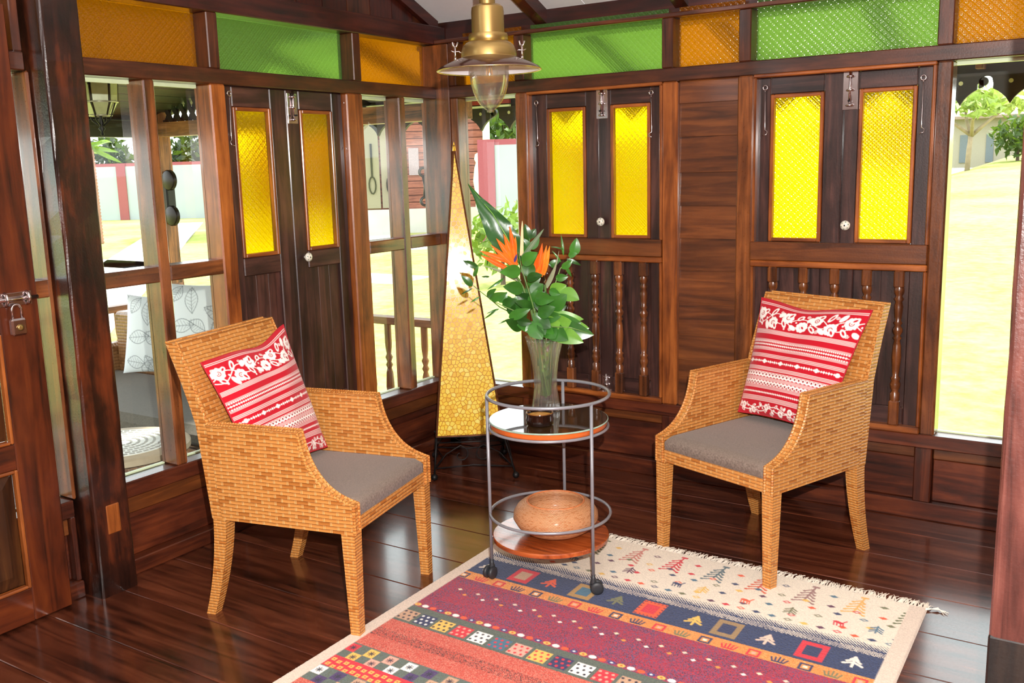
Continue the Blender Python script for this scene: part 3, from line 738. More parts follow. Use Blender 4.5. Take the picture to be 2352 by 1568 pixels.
    # pale border again on both sides, faint flecks everywhere
    c.rect(0,L,0,RV,(214,194,176)); c.rect(R,RU+.01,0,RV,(214,194,176))
    c.I *= (.86+.28*np.random.rand(c.nv,c.nu))[...,None]
    return c
cv = paint_rug()
RA = math.radians(-1.6); ORX, ORY = 1.045, -.832
def rug_pt(u, v, z=0):
    u = u+.012+.045*v; x = u; y = -v; c_, s_ = math.cos(RA), math.sin(RA)
    return (ORX+c_*x-s_*y, ORY+s_*x+c_*y, z)
U, V = cv.U, cv.V
uu = U+.012+.045*V; P = np.empty(U.shape+(3,)); c_, s_ = math.cos(RA), math.sin(RA)
P[...,0] = ORX+c_*uu+s_*V; P[...,1] = ORY+s_*uu-c_*V
ed = np.minimum(np.minimum(U, RU-U), np.minimum(V, RV-V))
P[...,2] = np.clip(ed/.006,0,1)*.0085+.0005+np.random.rand(*U.shape)*.0012
rug = tag(empty('rug'), 'patterned wool rug with cream, navy, orange and maroon bands on the dark floor', 'rug')
rp = link('pile', grid_mesh('pile', P, cv.I), painted('wool_pile', .95, 0, .25), rug)
mb = MB(); rnd = random.Random(4)
for k in range(520):
    u = .004+RU*k/520; ln = rnd.uniform(.035,.062); du = rnd.uniform(-.022,.022)
    p0 = rug_pt(u,.003,.006); p1 = rug_pt(u+du*.5,-ln*.5,.0075+rnd.uniform(0,.003)); p2 = rug_pt(u+du,-ln,.002)
    mb.tube([p0,p1,p2],[.0022,.0021,.0012],4)
for k in range(5):
    mb.tube([rug_pt(RU-.005,.0+k*.004,.006),rug_pt(RU+.03,-.004-k*.004,.008),rug_pt(RU+.055+.01*(k%2),-.002+(k-2)*.008,.002)],[.002,.0018,.001],4)
stuff(mb.build('fringe', plain('cream_wool', rgb(226,216,200), .9, vary=.1), rug))

# ================================================================== RATTAN CHAIRS
RAT = rattan(); RATLEG = rattan('woven_rattan_legs', .034, .0105, base=(210,146,76), dark=(176,108,48))
GREYF = None
def fabric(name, a, b, sc=420):
    t = NT(name); v = t.coord('Object'); n1 = t.noise(t.coord('Object',(1,9,1)), sc*.35, 3); n2 = t.noise(t.coord('Object',(9,1,1)), sc*.35, 3)
    f = t.math('ADD', t.math('MULTIPLY', n1, .5), t.math('MULTIPLY', n2, .5))
    c = t.ramp(f, [(.36, rgb(*a)), (.64, rgb(*b))]); nr = t.bump(f, .35, .0015)
    return t.done(t.bsdf(c, .85, 0, 1.45, 0, .1, nr, spec=.25, sheen=.15))
GREYF = fabric('taupe_linen', (96,82,73), (142,126,114))
CW, DF, HS, YA, HA, YB, WBK, YT, HT, YF, HB = .286,.266,.460,.072,.690,-.315,.279,-.423,.966,-.351,.361
def backy(z):
    """rear face of the backrest at height z"""
    if z < .69: return -.287+(-.323+.287)*(z-HB)/(.69-HB)
    t = (z-.69)/(HT-.69); return -.323+(YT+.323)*(t*.85+t*t*.15)
def build_chair(label, loc, th, group):
    ch = thing('rattan_armchair', label, 'chair', loc, th-PI/2, group)
    def fin(mb, name, mat=RAT, par=ch, smooth=False):
        me = mb.mesh(name); uv_box(me)
        if smooth: me.polygons.foreach_set('use_smooth',[True]*len(me.polygons))
        return link(name, me, mat, par)
    cur = bez((YA,HA),(YA+.012,.575),(YA+.075,.478),(DF,HS),14)
    for s in (-1,1):
        xo, xi = s*CW, s*(CW-.040)
        poly = [(y,z) for y,z in cur]+[(DF,HB),(backy(HB)+.0415,HB),(backy(.45)+.0415,.45),(backy(.55)+.0415,.55),(backy(.69)+.0415,HA)]
        ar = fin(MB().prism(poly, 0, min(xo,xi), max(xo,xi)), 'arm_panel')
        out = [(y,z) for y,z in [(backy(.69)+.04,HA)]+list(cur)+[(DF,HB)]]
        for x in (xo-s*.004, xi+s*.003):
            eb = MB().tube([(x,y,z) for y,z in out], .0058, 6); fin(eb, 'edge_binding', RATLEG, ar)
        # front leg, outer side upright, inner side tapering
        a, b = .050, .034
        mb = MB(); x0, x1 = s*(CW-.001), s*(CW-a); x0b, x1b = s*(.281), s*(.281-b)
        V = []
        for (xa,xb,ya_,yb_,z) in ((x0b,x1b,DF-.003,DF-.003-b,0),(x0,x1,DF-.001,DF-a,HB+.02)):
            V += [(xa,ya_,z),(xb,ya_,z),(xb,yb_,z),(xa,yb_,z)]
        F = [(0,1,5,4),(1,2,6,5),(2,3,7,6),(3,0,4,7),(0,3,2,1),(4,5,6,7)]
        if s < 0: F = [f[::-1] for f in F]
        fin(mb.add(V,F), 'leg', RATLEG)
        # rear leg, sabre curve
        mb = MB(); V = []; F = []; n = 8
        for k in range(n+1):
            t = k/n; z = (HB+.02)*(1-t); yr = -.284-.067*t**1.9; w = .052-.016*t
            xo_ = s*(CW-.001-.006*t)
            V += [(xo_,yr+w,z),(xo_-s*w,yr+w,z),(xo_-s*w,yr,z),(xo_,yr,z)]
        for k in range(n):
            for i in range(4): F.append((k*4+i,k*4+(i+1)%4,(k+1)*4+(i+1)%4,(k+1)*4+i))
        F += [(3,2,1,0),(n*4,n*4+1,n*4+2,n*4+3)]
        if s > 0: F = [f[::-1] for f in F]
        fin(mb.add(V,F), 'leg', RATLEG)
    # backrest
    zs = [HB,.45,.55,.69,.76,.83,.90,.966]; V = []; F = []
    for z in zs:
        w = CW if z<.69 else CW+(WBK-CW)*(z-.69)/(HT-.69); y = backy(z); th_ = .042
        V += [(-w,y,z),(w,y,z),(w,y+th_,z),(-w,y+th_,z)]
    for k in range(len(zs)-1):
        for i in range(4): F.append((k*4+i,k*4+(i+1)%4,(k+1)*4+(i+1)%4,(k+1)*4+i))
    n = len(zs)-1; F += [(0,3,2,1),(n*4,n*4+1,n*4+2,n*4+3)]
    bk = fin(MB().add(V,F), 'backrest')
    for y0 in (0,.042):
        pts = [(-(CW-.003 if z<.69 else WBK-.003), backy(z)+y0, z) for z in zs[3:]]+[((CW-.003 if z<.69 else WBK-.003), backy(z)+y0, z) for z in zs[:2:-1]]
        fin(MB().tube(pts, .0055, 6), 'edge_binding', RATLEG, bk)
    fin(MB().box(-CW+.041,CW-.041,DF-.040,DF-.002,HB,.412,.003), 'front_apron'); fin(MB().box(-CW+.041,CW-.041,-.24,DF-.041,.385,.404,0), 'seat_base')
    # cushion: rounded slab
    nx, ny = 18, 18; V = []; F = []; hw, y0, y1 = CW-.044, -.262, DF-.004
    for top in (1,0):
        for j in range(ny+1):
            for i in range(nx+1):
                a, b = 2*i/nx-1, 2*j/ny-1; e = max(abs(a),abs(b))
                sx = math.copysign(1-(1-abs(a))**1.7, a); sy = math.copysign(1-(1-abs(b))**1.7, b)
                rr = (1-max(0,(abs(sx)-.9)/.1)**2*.55)*(1-max(0,(abs(sy)-.9)/.1)**2*.55)
                z = .4045+.032+(.030*rr+.010*(1-sx*sx)*(1-sy*sy)) if top else .4055
                V.append((sx*hw, (y0+y1)/2+sy*(y1-y0)/2, z))
    M_ = (nx+1)*(ny+1); ix = lambda t,i,j: t*M_+j*(nx+1)+i
    for j in range(ny):
        for i in range(nx): F.append((ix(0,i,j),ix(0,i+1,j),ix(0,i+1,j+1),ix(0,i,j+1))); F.append((ix(1,i,j),ix(1,i,j+1),ix(1,i+1,j+1),ix(1,i+1,j)))
    for i in range(nx): F.append((ix(1,i,0),ix(1,i+1,0),ix(0,i+1,0),ix(0,i,0))); F.append((ix(0,i,ny),ix(0,i+1,ny),ix(1,i+1,ny),ix(1,i,ny)))
    for j in range(ny): F.append((ix(0,0,j),ix(0,0,j+1),ix(1,0,j+1),ix(1,0,j))); F.append((ix(1,nx,j),ix(1,nx,j+1),ix(0,nx,j+1),ix(0,nx,j)))
    MB().add(V,F).build('seat_cushion', GREYF, ch, True)
    return ch
CH1 = build_chair('rattan armchair seen from its side, on the left by the shutters and clear windows', (.8041,-1.7871,0), math.radians(12.50), 'rattan armchairs')
CH2 = copy_tree(CH1); CH2.location = (1.9955,-.6565,0); CH2.rotation_euler = (0,0,math.radians(-110.22)-PI/2)
CH2['label'] = 'rattan armchair on the right facing forward, in front of the balustrade'

# ================================================================== CUSHIONS
def paint_cushion():
    c = Canvas(1, 1, .0042, (182,16,36)); WH = (240,232,226)
    def lines(v, n=3, g=.0125, w=.0048):
        for k in range(n): c.line((-.1,v+k*g),(1.1,v+k*g),w,WH)
    def beads(v, big=0, step=.020):
        c.line((0,v),(1,v),.003,WH)
        for k in range(int(1/step)):
            r = .0085
            if big and k%8==3: r = .017
            elif big and k%8 in(0,6): r = .011
            c.dia(k*step,v,r*1.1,r*1.1,WH) if r<.012 else c.ell(k*step,v,r,r,WH)
    def lace(v, up=-1):
        c.rect(0,1,min(v,v+up*.010),max(v,v+up*.010),WH)
        for k in range(26):
            u = .02+k*.04; c.ell(u,v+up*.012,.019,.019,WH); c.ell(u,v+up*.016,.009,.009,(140,14,32))
    def flower(u, v, r):
        for k in range(9): a = k*2*PI/9; c.ell(u+r*.72*math.cos(a),v+r*.72*math.sin(a),r*.36,r*.36,WH)
        c.ell(u,v,r*.8,r*.8,WH); c.ell(u,v,r*.42,r*.42,(176,16,36)); c.ell(u,v,r*.27,r*.27,WH); c.ell(u,v,r*.12,r*.12,(176,16,36))
    def leaf(u, v, a, b, ang, hollow=True):
        c.ell(u,v,a,b,WH,ang)
        if hollow: c.ell(u,v,a*.55,b*.45,(182,16,36),ang)
    def floral(v0, v1, ph):
        h = v1-v0; vc = (v0+v1)/2; n = 60
        for off,am in ((0,.26),(.35,.20)):
            c.poly([(i/n, vc+h*am*math.sin(2*PI*(i/n*2.6+ph+off))) for i in range(n+1)], .0065, WH)
        rn = random.Random(int(ph*100)+3)
        for k in range(7):
            u = .07+k*.143; flower(u+rn.uniform(-.02,.02), vc+h*(.20 if k%2 else -.16), h*.25)
        for k in range(22):
            u = .02+k*.0455; sgn = 1 if k%2 else -1
            leaf(u, vc+sgn*h*rn.uniform(.14,.36), h*rn.uniform(.14,.24), h*.10, rn.uniform(.4,1.2)*sgn, k%3!=0)
            c.ell(u+.02, vc+sgn*h*rn.uniform(-.1,.42), .008, .008, WH)
        for k in range(8):
            u = .03+k*.127; v = vc+h*(.36 if k%2 else -.36)
            c.poly([(u+.018*(1-t/14)*math.cos(t*.8), v+.018*(1-t/14)*math.sin(t*.8)) for t in range(13)], .0042, WH)
    lines(.030,2,.014); floral(.062,.262,.1); lines(.275,4,.010,.0042)
    lace(.372,1) if False else lines(.360,2,.009,.0035); 
    for k in range(60): c.ell(k*.0168,.378,.006,.005,WH)
    beads(.402); 
    for k in range(60): c.ell(k*.0168,.428,.006,.005,WH)
    lines(.438,2,.009,.0035); lines(.485,3,.011,.0042); beads(.545,1,.0225); lines(.592,3,.011,.0042); lines(.633,2,.009,.0035)
    lace(.668,-1); lines(.682,3,.009,.004); lace(.712,1); lines(.748,3,.011,.0042); beads(.808); lines(.845,4,.011,.0042); floral(.895,.995,.55)
    return c
cc = paint_cushion()
def make_cushion(label, chair, corners, thick, crown=(0,0)):
    """corners: top-left, top-right, bottom-right, bottom-left in the chair's own (viewer right, front, up) directions"""
    th = chair.rotation_euler.z+PI/2; f = np.array([math.cos(th),math.sin(th),0]); r = np.array([-f[1],f[0],0])
    K = [np.array(chair.location)+r*a+f*b+np.array([0,0,c]) for a,b,c in corners]; ctr = sum(K)/4
    o = thing('cushion', label, 'cushion', tuple(ctr), 0, 'red patterned cushions'); K = [k-ctr for k in K]
    nrm = np.cross(K[1]-K[3], K[0]-K[2]); nrm = nrm/np.linalg.norm(nrm)
    if nrm@f < 0: nrm = -nrm
    def pt(a, b):
        a = np.asarray(a,float); b = np.asarray(b,float)
        a2 = a*(1-.055*(1-b*b)*np.abs(a)); b2 = b*(1-.060*(1-a*a)*np.abs(b))+crown[0]*np.exp(-((a-crown[1])/.42)**2)*np.clip(-b,0,1)**2
        u, v = (a2+1)/2, (b2+1)/2
        return ((1-u)*(1-v))[...,None]*K[0]+(u*(1-v))[...,None]*K[1]+(u*v)[...,None]*K[2]+((1-u)*v)[...,None]*K[3]
    def face(side, cvs):
        a, b = cvs.U*2-1, cvs.V*2-1
        h = np.clip((1-np.abs(a)**2.6)*(1-np.abs(b)**2.6),0,1)**.62*thick
        wr = .0035*np.sin(a*7+b*3)*np.clip(h/thick,0,1)
        return pt(a,b)+((h+wr)*side)[...,None]*nrm
    link('cover_front', grid_mesh('cover_front', face(1,cc), cc.I), painted('printed_cotton', .85, .12, .15, 600), o)
    small = Canvas(1,1,.04,(182,16,36)); link('cover_back', grid_mesh('cover_back', face(-1,small)[:, ::-1], small.I), painted('printed_cotton'), o)
    s = np.linspace(-1,1,20)[:-1]; A = np.concatenate([s,np.ones(19),-s,-np.ones(19)]); B = np.concatenate([-np.ones(19),s,np.ones(19),-s])
    MB().tube([tuple(p) for p in pt(A,B)], .0032, 6, True).build('seam', plain('red_piping', rgb(176,16,36), .8), o, True)
    return o
make_cushion('red and white flower-striped cushion tipped against the back of the left chair', CH1, [(-.245,-.312,.896),(.212,-.287,.955),(.197,-.118,.490),(-.215,-.135,.492)], .058, (.10,.30))
make_cushion('red and white flower-striped cushion sitting upright in the right chair', CH2, [(-.248,-.320,.953),(.268,-.322,.952),(.212,-.125,.494),(-.222,-.150,.496)], .056, (.07,-.1))

# ================================================================== TROLLEY
TX, TY, TR = 1.423, -1.274, .2225
TRAYW = wood('tray','X')
tr = thing('serving_trolley', 'round two-tier serving trolley of grey metal rods on the rug', 'trolley', (TX,TY,0))
TIN = plain('dark_mirror_glass', rgb(58,40,22), .03, 0, .4, 1.75, vary=.02)
GEDGE = plain('glass_edge', rgb(150,176,160), .12, 0, .3)
LEGS = [math.radians(a) for a in (-145,-17,106)]
MB().ring((0,0,.707),TR,.0062,64).build('rail_ring', STEEL, tr, True); MB().ring((0,0,.259),TR,.0055,64).build('rail_ring', STEEL, tr, True); MB().ring((0,0,.588),TR-.006,.0055,64).build('tray_ring', STEEL, tr, True)
for a in LEGS:
    x, y = TR*math.cos(a), TR*math.sin(a); lg = MB().tube([(x*1.0,y*1.0,.707),(x,y,.055)], .0062, 10).build('leg', STEEL, tr, True)
    for z in (.588,.170): MB().tube([(x,y,z),(x*.94,y*.94,z)], .0045, 6).build('bracket', STEEL, lg, True)
    cs = empty('caster'); cs.parent = tr; wa = a+.9
    cx_, cy_ = x+.012*math.cos(wa), y+.012*math.sin(wa); tx_, ty_ = -math.sin(wa), math.cos(wa)
    CB = plain('black_plastic', rgb(40,42,46), .5, vary=.06)
    for s in (-1,1):
        mb = MB(); mb.lathe([(.0001,-.0075),(.020,-.0075),(.0235,-.004),(.0235,.004),(.019,.0075),(.010,.0085),(.0001,.0085)], 24)
        o = mb.build('wheel', CB, cs, True); o.location = (cx_+s*.0125*tx_, cy_+s*.0125*ty_, .0335)
        o.rotation_euler = Vector((s*tx_,s*ty_,0)).to_track_quat('Z','Y').to_euler()
    mb = MB().lathe([(.0001,0),(.011,0),(.012,.008),(.0075,.020),(.0075,.034),(.0001,.034)], 16, (0,0,0)); o = mb.build('caster_housing', CB, cs, True); o.location = (x,y,.046)
ta = empty('upper_tray'); ta.parent = tr
MB().lathe([(.0001,.592),(TR-.012,.592),(TR-.010,.595),(TR-.010,.609),(TR-.012,.611),(.0001,.611)],64).build('wood_rim', plain('orange_veneer', rgb(206,96,36), .3, coat=.4, vary=.15, nscale=14), ta, 'auto')
MB().lathe([(.0001,.6105),(TR-.008,.6105),(TR-.0065,.612),(TR-.0065,.616),(TR-.008,.6175),(.0001,.6175)],64).build('glass_top', TIN, ta, 'auto')
MB().ring((0,0,.614),TR-.0072,.0032,64,6).build('glass_edge', GEDGE, ta, True)
tb = empty('lower_tray'); tb.parent = tr
MB().lathe([(.0001,.160),(TR-.010,.160),(TR-.006,.163),(TR-.006,.175),(TR-.009,.178),(.0001,.178)],64).build('wood_disc', TRAYW, tb, 'auto')

# ---- dish on the upper tray
g = at(1240,975,2,.6175)
d = thing('glazed_dish', 'small dark glazed dish with amber inside on the upper trolley tray', 'dish', (g[0],g[1],.6175))
MB().lathe([(.0001,0),(.040,0),(.048,.006),(.0495,.022),(.0475,.034),(.049,.043),(.0475,.046),(.044,.043),(.043,.036)],40).build('dish_wall', plain('dark_brown_glaze', rgb(26,12,8), .06, coat=.8, vary=.3), d, True)
MB().lathe([(.0435,.036),(.030,.0345),(.0001,.034)],40).build('amber_fill', plain('amber_wax', rgb(190,140,66), .35, coat=.3, vary=.25, nscale=60), d, True)
MB().ring((0,0,.0455),.0465,.0022,40,6).build('rim', plain('bronze_glaze', rgb(130,80,30), .15, coat=.6), d, True)

# ---- woven bowl on the lower tray
BW = rattan('coiled_basket', .010, .0048, base=(210,154,112), dark=(188,126,84), gap=(160,104,68), strand=(224,174,130))
bo = thing('woven_bowl', 'squat woven basket bowl on the lower tray of the trolley', 'bowl', (TX+.022,TY+.002,.178))
def lathe_uv(name, prof, n, mat, parent, rref):
    mb = MB().lathe(prof, n); me = mb.mesh(name); uv = me.uv_layers.new(name='UVMap'); L_ = [0]
    for a,b in zip(prof[:-1],prof[1:]): L_.append(L_[-1]+math.hypot(b[0]-a[0],b[1]-a[1]))
    for p in me.polygons:
        ks = [me.loops[li].vertex_index for li in p.loop_indices]; ii = [k%n for k in ks]; wrap = max(ii)-min(ii)>n/2
        for li,k in zip(p.loop_indices,ks):
            i = k%n; i = i+n if (wrap and i<n/2) else i
            uv.data[li].uv = (i/n*2*PI*rref, L_[k//n])
    me.polygons.foreach_set('use_smooth',[True]*len(me.polygons)); return link(name, me, mat, parent)
lathe_uv('bowl_outside', [(.0005,.004),(.060,.002),(.074,.004),(.110,.016),(.142,.038),(.157,.064),(.155,.086),(.142,.108),(.124,.122),(.106,.129)],72,BW,bo,.13)
lathe_uv('bowl_inside', [(.106,.129),(.100,.126),(.110,.110),(.130,.085),(.130,.060),(.105,.034),(.060,.022),(.0005,.020)],72,BW,bo,.10)
MB().ring((0,0,.1275),.1045,.0042,72,8).build('rim_coil', plain('basket_rim', rgb(188,112,66), .5, vary=.2, nscale=90), bo, True)
MB().ring((0,0,.004),.068,.006,48,8).build('foot_ring', plain('basket_rim', rgb(188,112,66), .5), bo, True)
# ---- vase
VX, VY, VZ = 1.362, -1.188, .6175
va = thing('glass_vase', 'tall fluted clear glass vase with waist, holding the flowers on the trolley', 'vase', (VX,VY,VZ))
pr = [(.0004,0),(.046,0),(.0525,.004),(.0515,.02),(.0455,.06),(.0420,.095),(.0425,.13),(.0475,.18),(.056,.225),(.066,.262),(.0715,.282)]
inn = [(.0685,.280),(.062,.258),(.052,.222),(.0440,.18),(.0392,.13),(.0388,.095),(.0415,.06),(.044,.034),(.0004,.030)]
GV = thin_glass('vase_glass')
MB().lathe(pr+inn,120,(0,0,0),flute=24,fd=.026).build('vase_body', GV, va, True)

# ================================================================== FLOWERS IN THE VASE
def leafmat(name, dark, light, rough=.32, coat=.15):
    if name in MATS: return MATS[name]
    t = NT(name); v = t.coord('Object'); oi = t.n('ShaderNodeObjectInfo'); nz = t.noise(v, 22, 3)
    f = t.math('ADD', t.math('MULTIPLY', nz, .55), t.math('MULTIPLY', oi.outputs['Random'], .45))
    c = t.ramp(f, [(.25, rgb(*dark)), (.75, rgb(*light))])
    b = t.bsdf(c, rough, 0, 1.45, coat, .15, t.bump(nz, .15, .003))
    tl = t.n('ShaderNodeBsdfTranslucent'); t.l(t.mix(.5, c, rgb(150,190,40)), tl.inputs[0])
    mx = t.n('ShaderNodeMixShader'); mx.inputs[0].default_value = .18; t.l(b, mx.inputs[1]); t.l(tl.outputs[0], mx.inputs[2])
    MATS[name] = t.done(mx.outputs[0]); return MATS[name]
LG = leafmat('glossy_leaf', (26,66,20), (62,122,42)); LGB = leafmat('big_dark_leaf', (22,62,30), (44,94,44)); LGL = leafmat('light_leaf', (84,136,40), (124,176,70)); STEM = leafmat('stem_green', (70,104,46), (120,150,80), .5)
ORP = leafmat('orange_petal', (226,84,14), (250,140,36), .5, 0); BRC = leafmat('grey_green_bract', (96,124,96), (150,150,120), .5, 0); CRB = leafmat('cream_bract', (214,180,130), (240,214,170), .6, 0); BLUEP = leafmat('violet_petal', (40,30,90), (70,50,130), .5, 0)
VC = np.array([VX,VY,VZ+.1])
def fpt(cx_, cy_, dep=0.0):
    """flower-crop position -> point on the upright plane through the vase, dep metres nearer the window"""
    px, py = 980+cx_/2.7045, 380+cy_/2.7045
    d = ray(px,py); n = np.array([FWD[0],FWD[1],0]); n /= np.linalg.norm(n)
    t = ((VC-CAM)@n+dep)/(d@n); return CAM+d*t
def leaf_mesh(base, tip, w, bend=.12, fold=.25, twist=0.0, prof=None, nl=12, wave=0.0, side=None, nw=4):
    """a leaf blade: base to tip, half width w, arched and folded along its midrib"""
    b, t = Vector(base), Vector(tip); ax = t-b; L_ = ax.length; ax.normalize()
    vd = Vector(-FWD); sd = ax.cross(vd).normalized(); sd.rotate(Matrix.Rotation(twist,3,ax)); up = sd.cross(ax).normalized()
    V = []; F = []
    for k in range(nl+1):
        s = k/nl
        hw = w*(prof(s) if prof else (math.sin(PI*min(1,s**.8))**.75)*(1-.15*s))
        hw = max(hw, .0004)
        c = b+ax*(L_*s)+up*(bend*L_*(4*s*(1-s))-.0)
        for j in range(-nw,nw+1):
            q = j/nw
            V.append(c+sd*(hw*q)+up*(-fold*hw*(1-abs(q))*1.0+wave*w*math.sin(s*17+j*1.3)*abs(q)))
    m_ = 2*nw+1
    for k in range(nl):
        for j in range(m_-1): F.append((k*m_+j,k*m_+j+1,(k+1)*m_+j+1,(k+1)*m_+j))
    return V, F
def leafobj(name, parent, mat, *a, **k):
    V, F = leaf_mesh(*a, **k); return MB().add(V,F).build(name, mat, parent, True)
rt = lambda k=0: np.array([VX,VY,VZ+.06])+np.array([.018*math.cos(k*2.4),.018*math.sin(k*2.4),0])
def stemtube(parent, pts, r0=.0035, r1=.002, mat=STEM, name='stem'):
    n = len(pts); return MB().tube(pts,[r0+(r1-r0)*i/(n-1) for i in range(n)],7).build(name, mat, parent, True)
neck = lambda k=0: np.array([VX,VY,VZ+.275])+np.array([.030*math.cos(k*2.1),.030*math.sin(k*2.1),0])
# big dark leaf leaning left
bl = thing('large_leaf', 'long dark wavy green leaf leaning left at the top of the bouquet', 'leaf')
leafobj('blade', bl, LGB, fpt(575,600,.05), fpt(255,112,.10), .052, bend=.10, fold=.20, wave=.10, nl=22,
        prof=lambda s: [.62,.95,1.06,.95,.98,.80,.62,.46,.24,.13,.02][min(10,int(s*10))]*(1-(s*10-int(s*10)))+[.62,.95,1.06,.95,.98,.80,.62,.46,.24,.13,.02][min(10,int(s*10)+1)]*(s*10-int(s*10)))
stemtube(bl, [rt(1),neck(1),fpt(640,800,.03),fpt(575,600,.05)], .004,.003)
MB().tube([fpt(575,600,.044),fpt(490,430,.036),fpt(410,300,.045),fpt(330,205,.07),fpt(258,115,.097)],[.0026,.0022,.0018,.0014,.0006],6).build('midrib', LGL, bl, True)
# birds of paradise
def bop(label, base, beak, petals, bw, stem_pts, blue=None, beakdep=(0,0)):
    f = thing('bird_of_paradise', label, 'flower', group='birds of paradise')
    leafobj('bract', f, BRC, fpt(*base,beakdep[0]), fpt(*beak,beakdep[1]), bw, bend=.06, fold=.9, prof=lambda s: (1-s)**.8*(.75+.5*math.sin(PI*min(1,s*1.6))), twist=.9)
    for p in petals:
        leafobj('petal', f, ORP, fpt(p[0],p[1],p[5] if len(p)>5 else -.01), fpt(p[2],p[3],p[6] if len(p)>6 else -.01), p[4], bend=.05, fold=.5, prof=lambda s: math.sin(PI*min(1,.12+s*.88))**.8*(1-s*.35))
    if blue: leafobj('petal', f, BLUEP, fpt(*blue[:2],-.02), fpt(*blue[2:4],-.02), .005, bend=.03, fold=.4)
    stemtube(f, stem_pts, .0055,.0042)
    return f
bop('bird of paradise flower with several orange petals on the left of the bouquet', (585,720), (308,614), [(560,620,432,452,.015),(555,600,515,375,.012),(540,590,478,425,.013),(520,600,330,530,.012),(500,640,338,558,.012),(560,640,395,490,.011),(545,570,552,440,.009)], .013,
    [rt(2),neck(2),fpt(650,900,-.01),fpt(600,760,-.015),fpt(560,690,-.01)], (545,600,560,550))
bop('bird of paradise flower with upright orange petals on the right of the bouquet', (740,760), (822,530), [(690,690,718,482,.014),(710,690,745,495,.012),(725,680,765,498,.011),(665,670,700,540,.010),(680,690,755,560,.012)], .014,
    [rt(3),neck(3),fpt(740,960,.0),fpt(740,820,0),fpt(735,740,0)], None)
cb = thing('bud_spike', 'pale cream pointed flower bud rising between the orange petals', 'flower')
leafobj('bract', cb, CRB, fpt(590,560,.01), fpt(594,343,.01), .0085, bend=.02, fold=.8, prof=lambda s: (1-s)**.55*(.8+.2*s)); stemtube(cb,[rt(4),neck(4),fpt(620,760,.01),fpt(590,560,.01)],.004,.003)
gb = thing('bud_spike', 'grey green pointed flower bud slanting right above the leaves', 'flower')
leafobj('bract', gb, BRC, fpt(600,565,0), fpt(728,394,0), .012, bend=.05, fold=.8, prof=lambda s: (1-s)**.7*(.6+.8*s)); stemtube(gb,[rt(5),neck(5),fpt(640,760,.02),fpt(600,565,0)],.004,.003)
# leafy branches: each branch a thing, each leaf a part
def branch(label, pts, leaves, mat=LG):
    b = thing('leafy_branch', label, 'branch', group='leafy branches in the vase'); stemtube(b, pts, .0034, .0014)
    for q in leaves:
        d0, d1 = (q[5], q[6]) if len(q)>6 else (-.03,-.05)
        leafobj('leaf', b, q[7] if len(q)>7 else mat, fpt(q[0],q[1],d0), fpt(q[2],q[3],d1), q[4]/1780*(1.28 if q[4]>15 else 1.0), bend=.10, fold=.16, twist=random.uniform(-.3,.3))
    return b
branch('leafy branch at the centre front of the bouquet, with broad glossy oval leaves',
  [rt(6),neck(6),fpt(680,960,-.05),fpt(655,850,-.06),fpt(628,760,-.06),fpt(590,640,-.05),fpt(570,540,-.03)],
  [(585,655,455,662,36,-.06,-.10),(592,610,690,540,36,-.05,-.08),(600,770,475,752,37,-.06,-.10),(620,705,720,680,27,-.06,-.09),(668,825,792,835,36,-.06,-.11),(625,690,640,590,40,-.04,-.02),(650,800,725,735,38,-.03,-.02),(665,880,545,842,26,-.05,-.08),(690,900,740,780,40,-.04,-.03),(640,860,600,760,34,-.01,.0),(655,850,560,800,36,-.02,-.02),(660,880,690,770,38,-.03,-.04),(620,800,540,790,34,0,.0),(640,760,700,620,34,-.01,0),(610,900,560,840,36,-.03,-.04),(690,930,800,880,36,-.06,-.08)])
branch('leafy branch on the lower left of the bouquet with dark leaves',
  [rt(7),neck(7),fpt(600,960,-.05),fpt(540,900,-.05),fpt(470,870,-.04),fpt(390,830,-.03)],
  [(510,945,645,890,28,-.06,-.08),(560,960,655,975,26,-.07,-.08),(600,1010,488,958,36,-.04,-.08),(470,870,560,830,28,-.03,-.05),(390,830,500,790,26,-.03,-.05),(375,815,432,765,18,-.03,-.05),(450,850,500,785,24,-.02,-.02),(540,900,590,800,36,-.01,-.01),(560,920,500,850,34,-.02,-.03),(600,960,560,880,36,-.03,-.05),(530,860,470,810,26,-.01,0)])
branch('thin twig with small leaves reaching left across the mosaic lamp',
  [neck(8)-np.array([0,0,.1]),neck(8),fpt(560,930,.03),fpt(455,880,.02),fpt(390,825,.02),fpt(330,780,.02),fpt(290,745,.02)],
  [(285,748,215,683,20,.02,.02),(318,632,226,590,18,.02,.02),(292,690,322,622,14,.02,.01),(285,762,215,800,7,.02,.02),(330,815,272,850,7,.02,.02),(450,890,372,920,8,.02,.01),(440,890,352,955,7,.01,.02),(390,690,340,690,8,.01,.01),(480,700,378,770,10,.0,-.01),(500,960,445,985,6,-.01,-.02),(345,560,330,515,5,.01,.01),(375,620,385,560,5,.01,.0)])
branch('twig with a single upright oval leaf on the right of the bouquet',
  [rt(9),neck(9),fpt(740,900,.02),fpt(790,760,.03),fpt(830,640,.03),fpt(890,575,.03),fpt(915,555,.03)],
  [(912,560,932,450,30,.03,.03),(880,560,935,545,18,.03,.02),(870,580,958,620,14,.03,.03),(840,640,905,590,20,.03,.02),(800,700,880,690,22,.03,.02),(760,620,830,590,18,.02,.02),(835,600,780,530,7,.03,.03),(850,560,835,430,9,.04,.05),(850,520,770,505,6,.03,.03),(860,620,900,690,12,.04,.05),(800,640,745,600,9,.02,.02)])
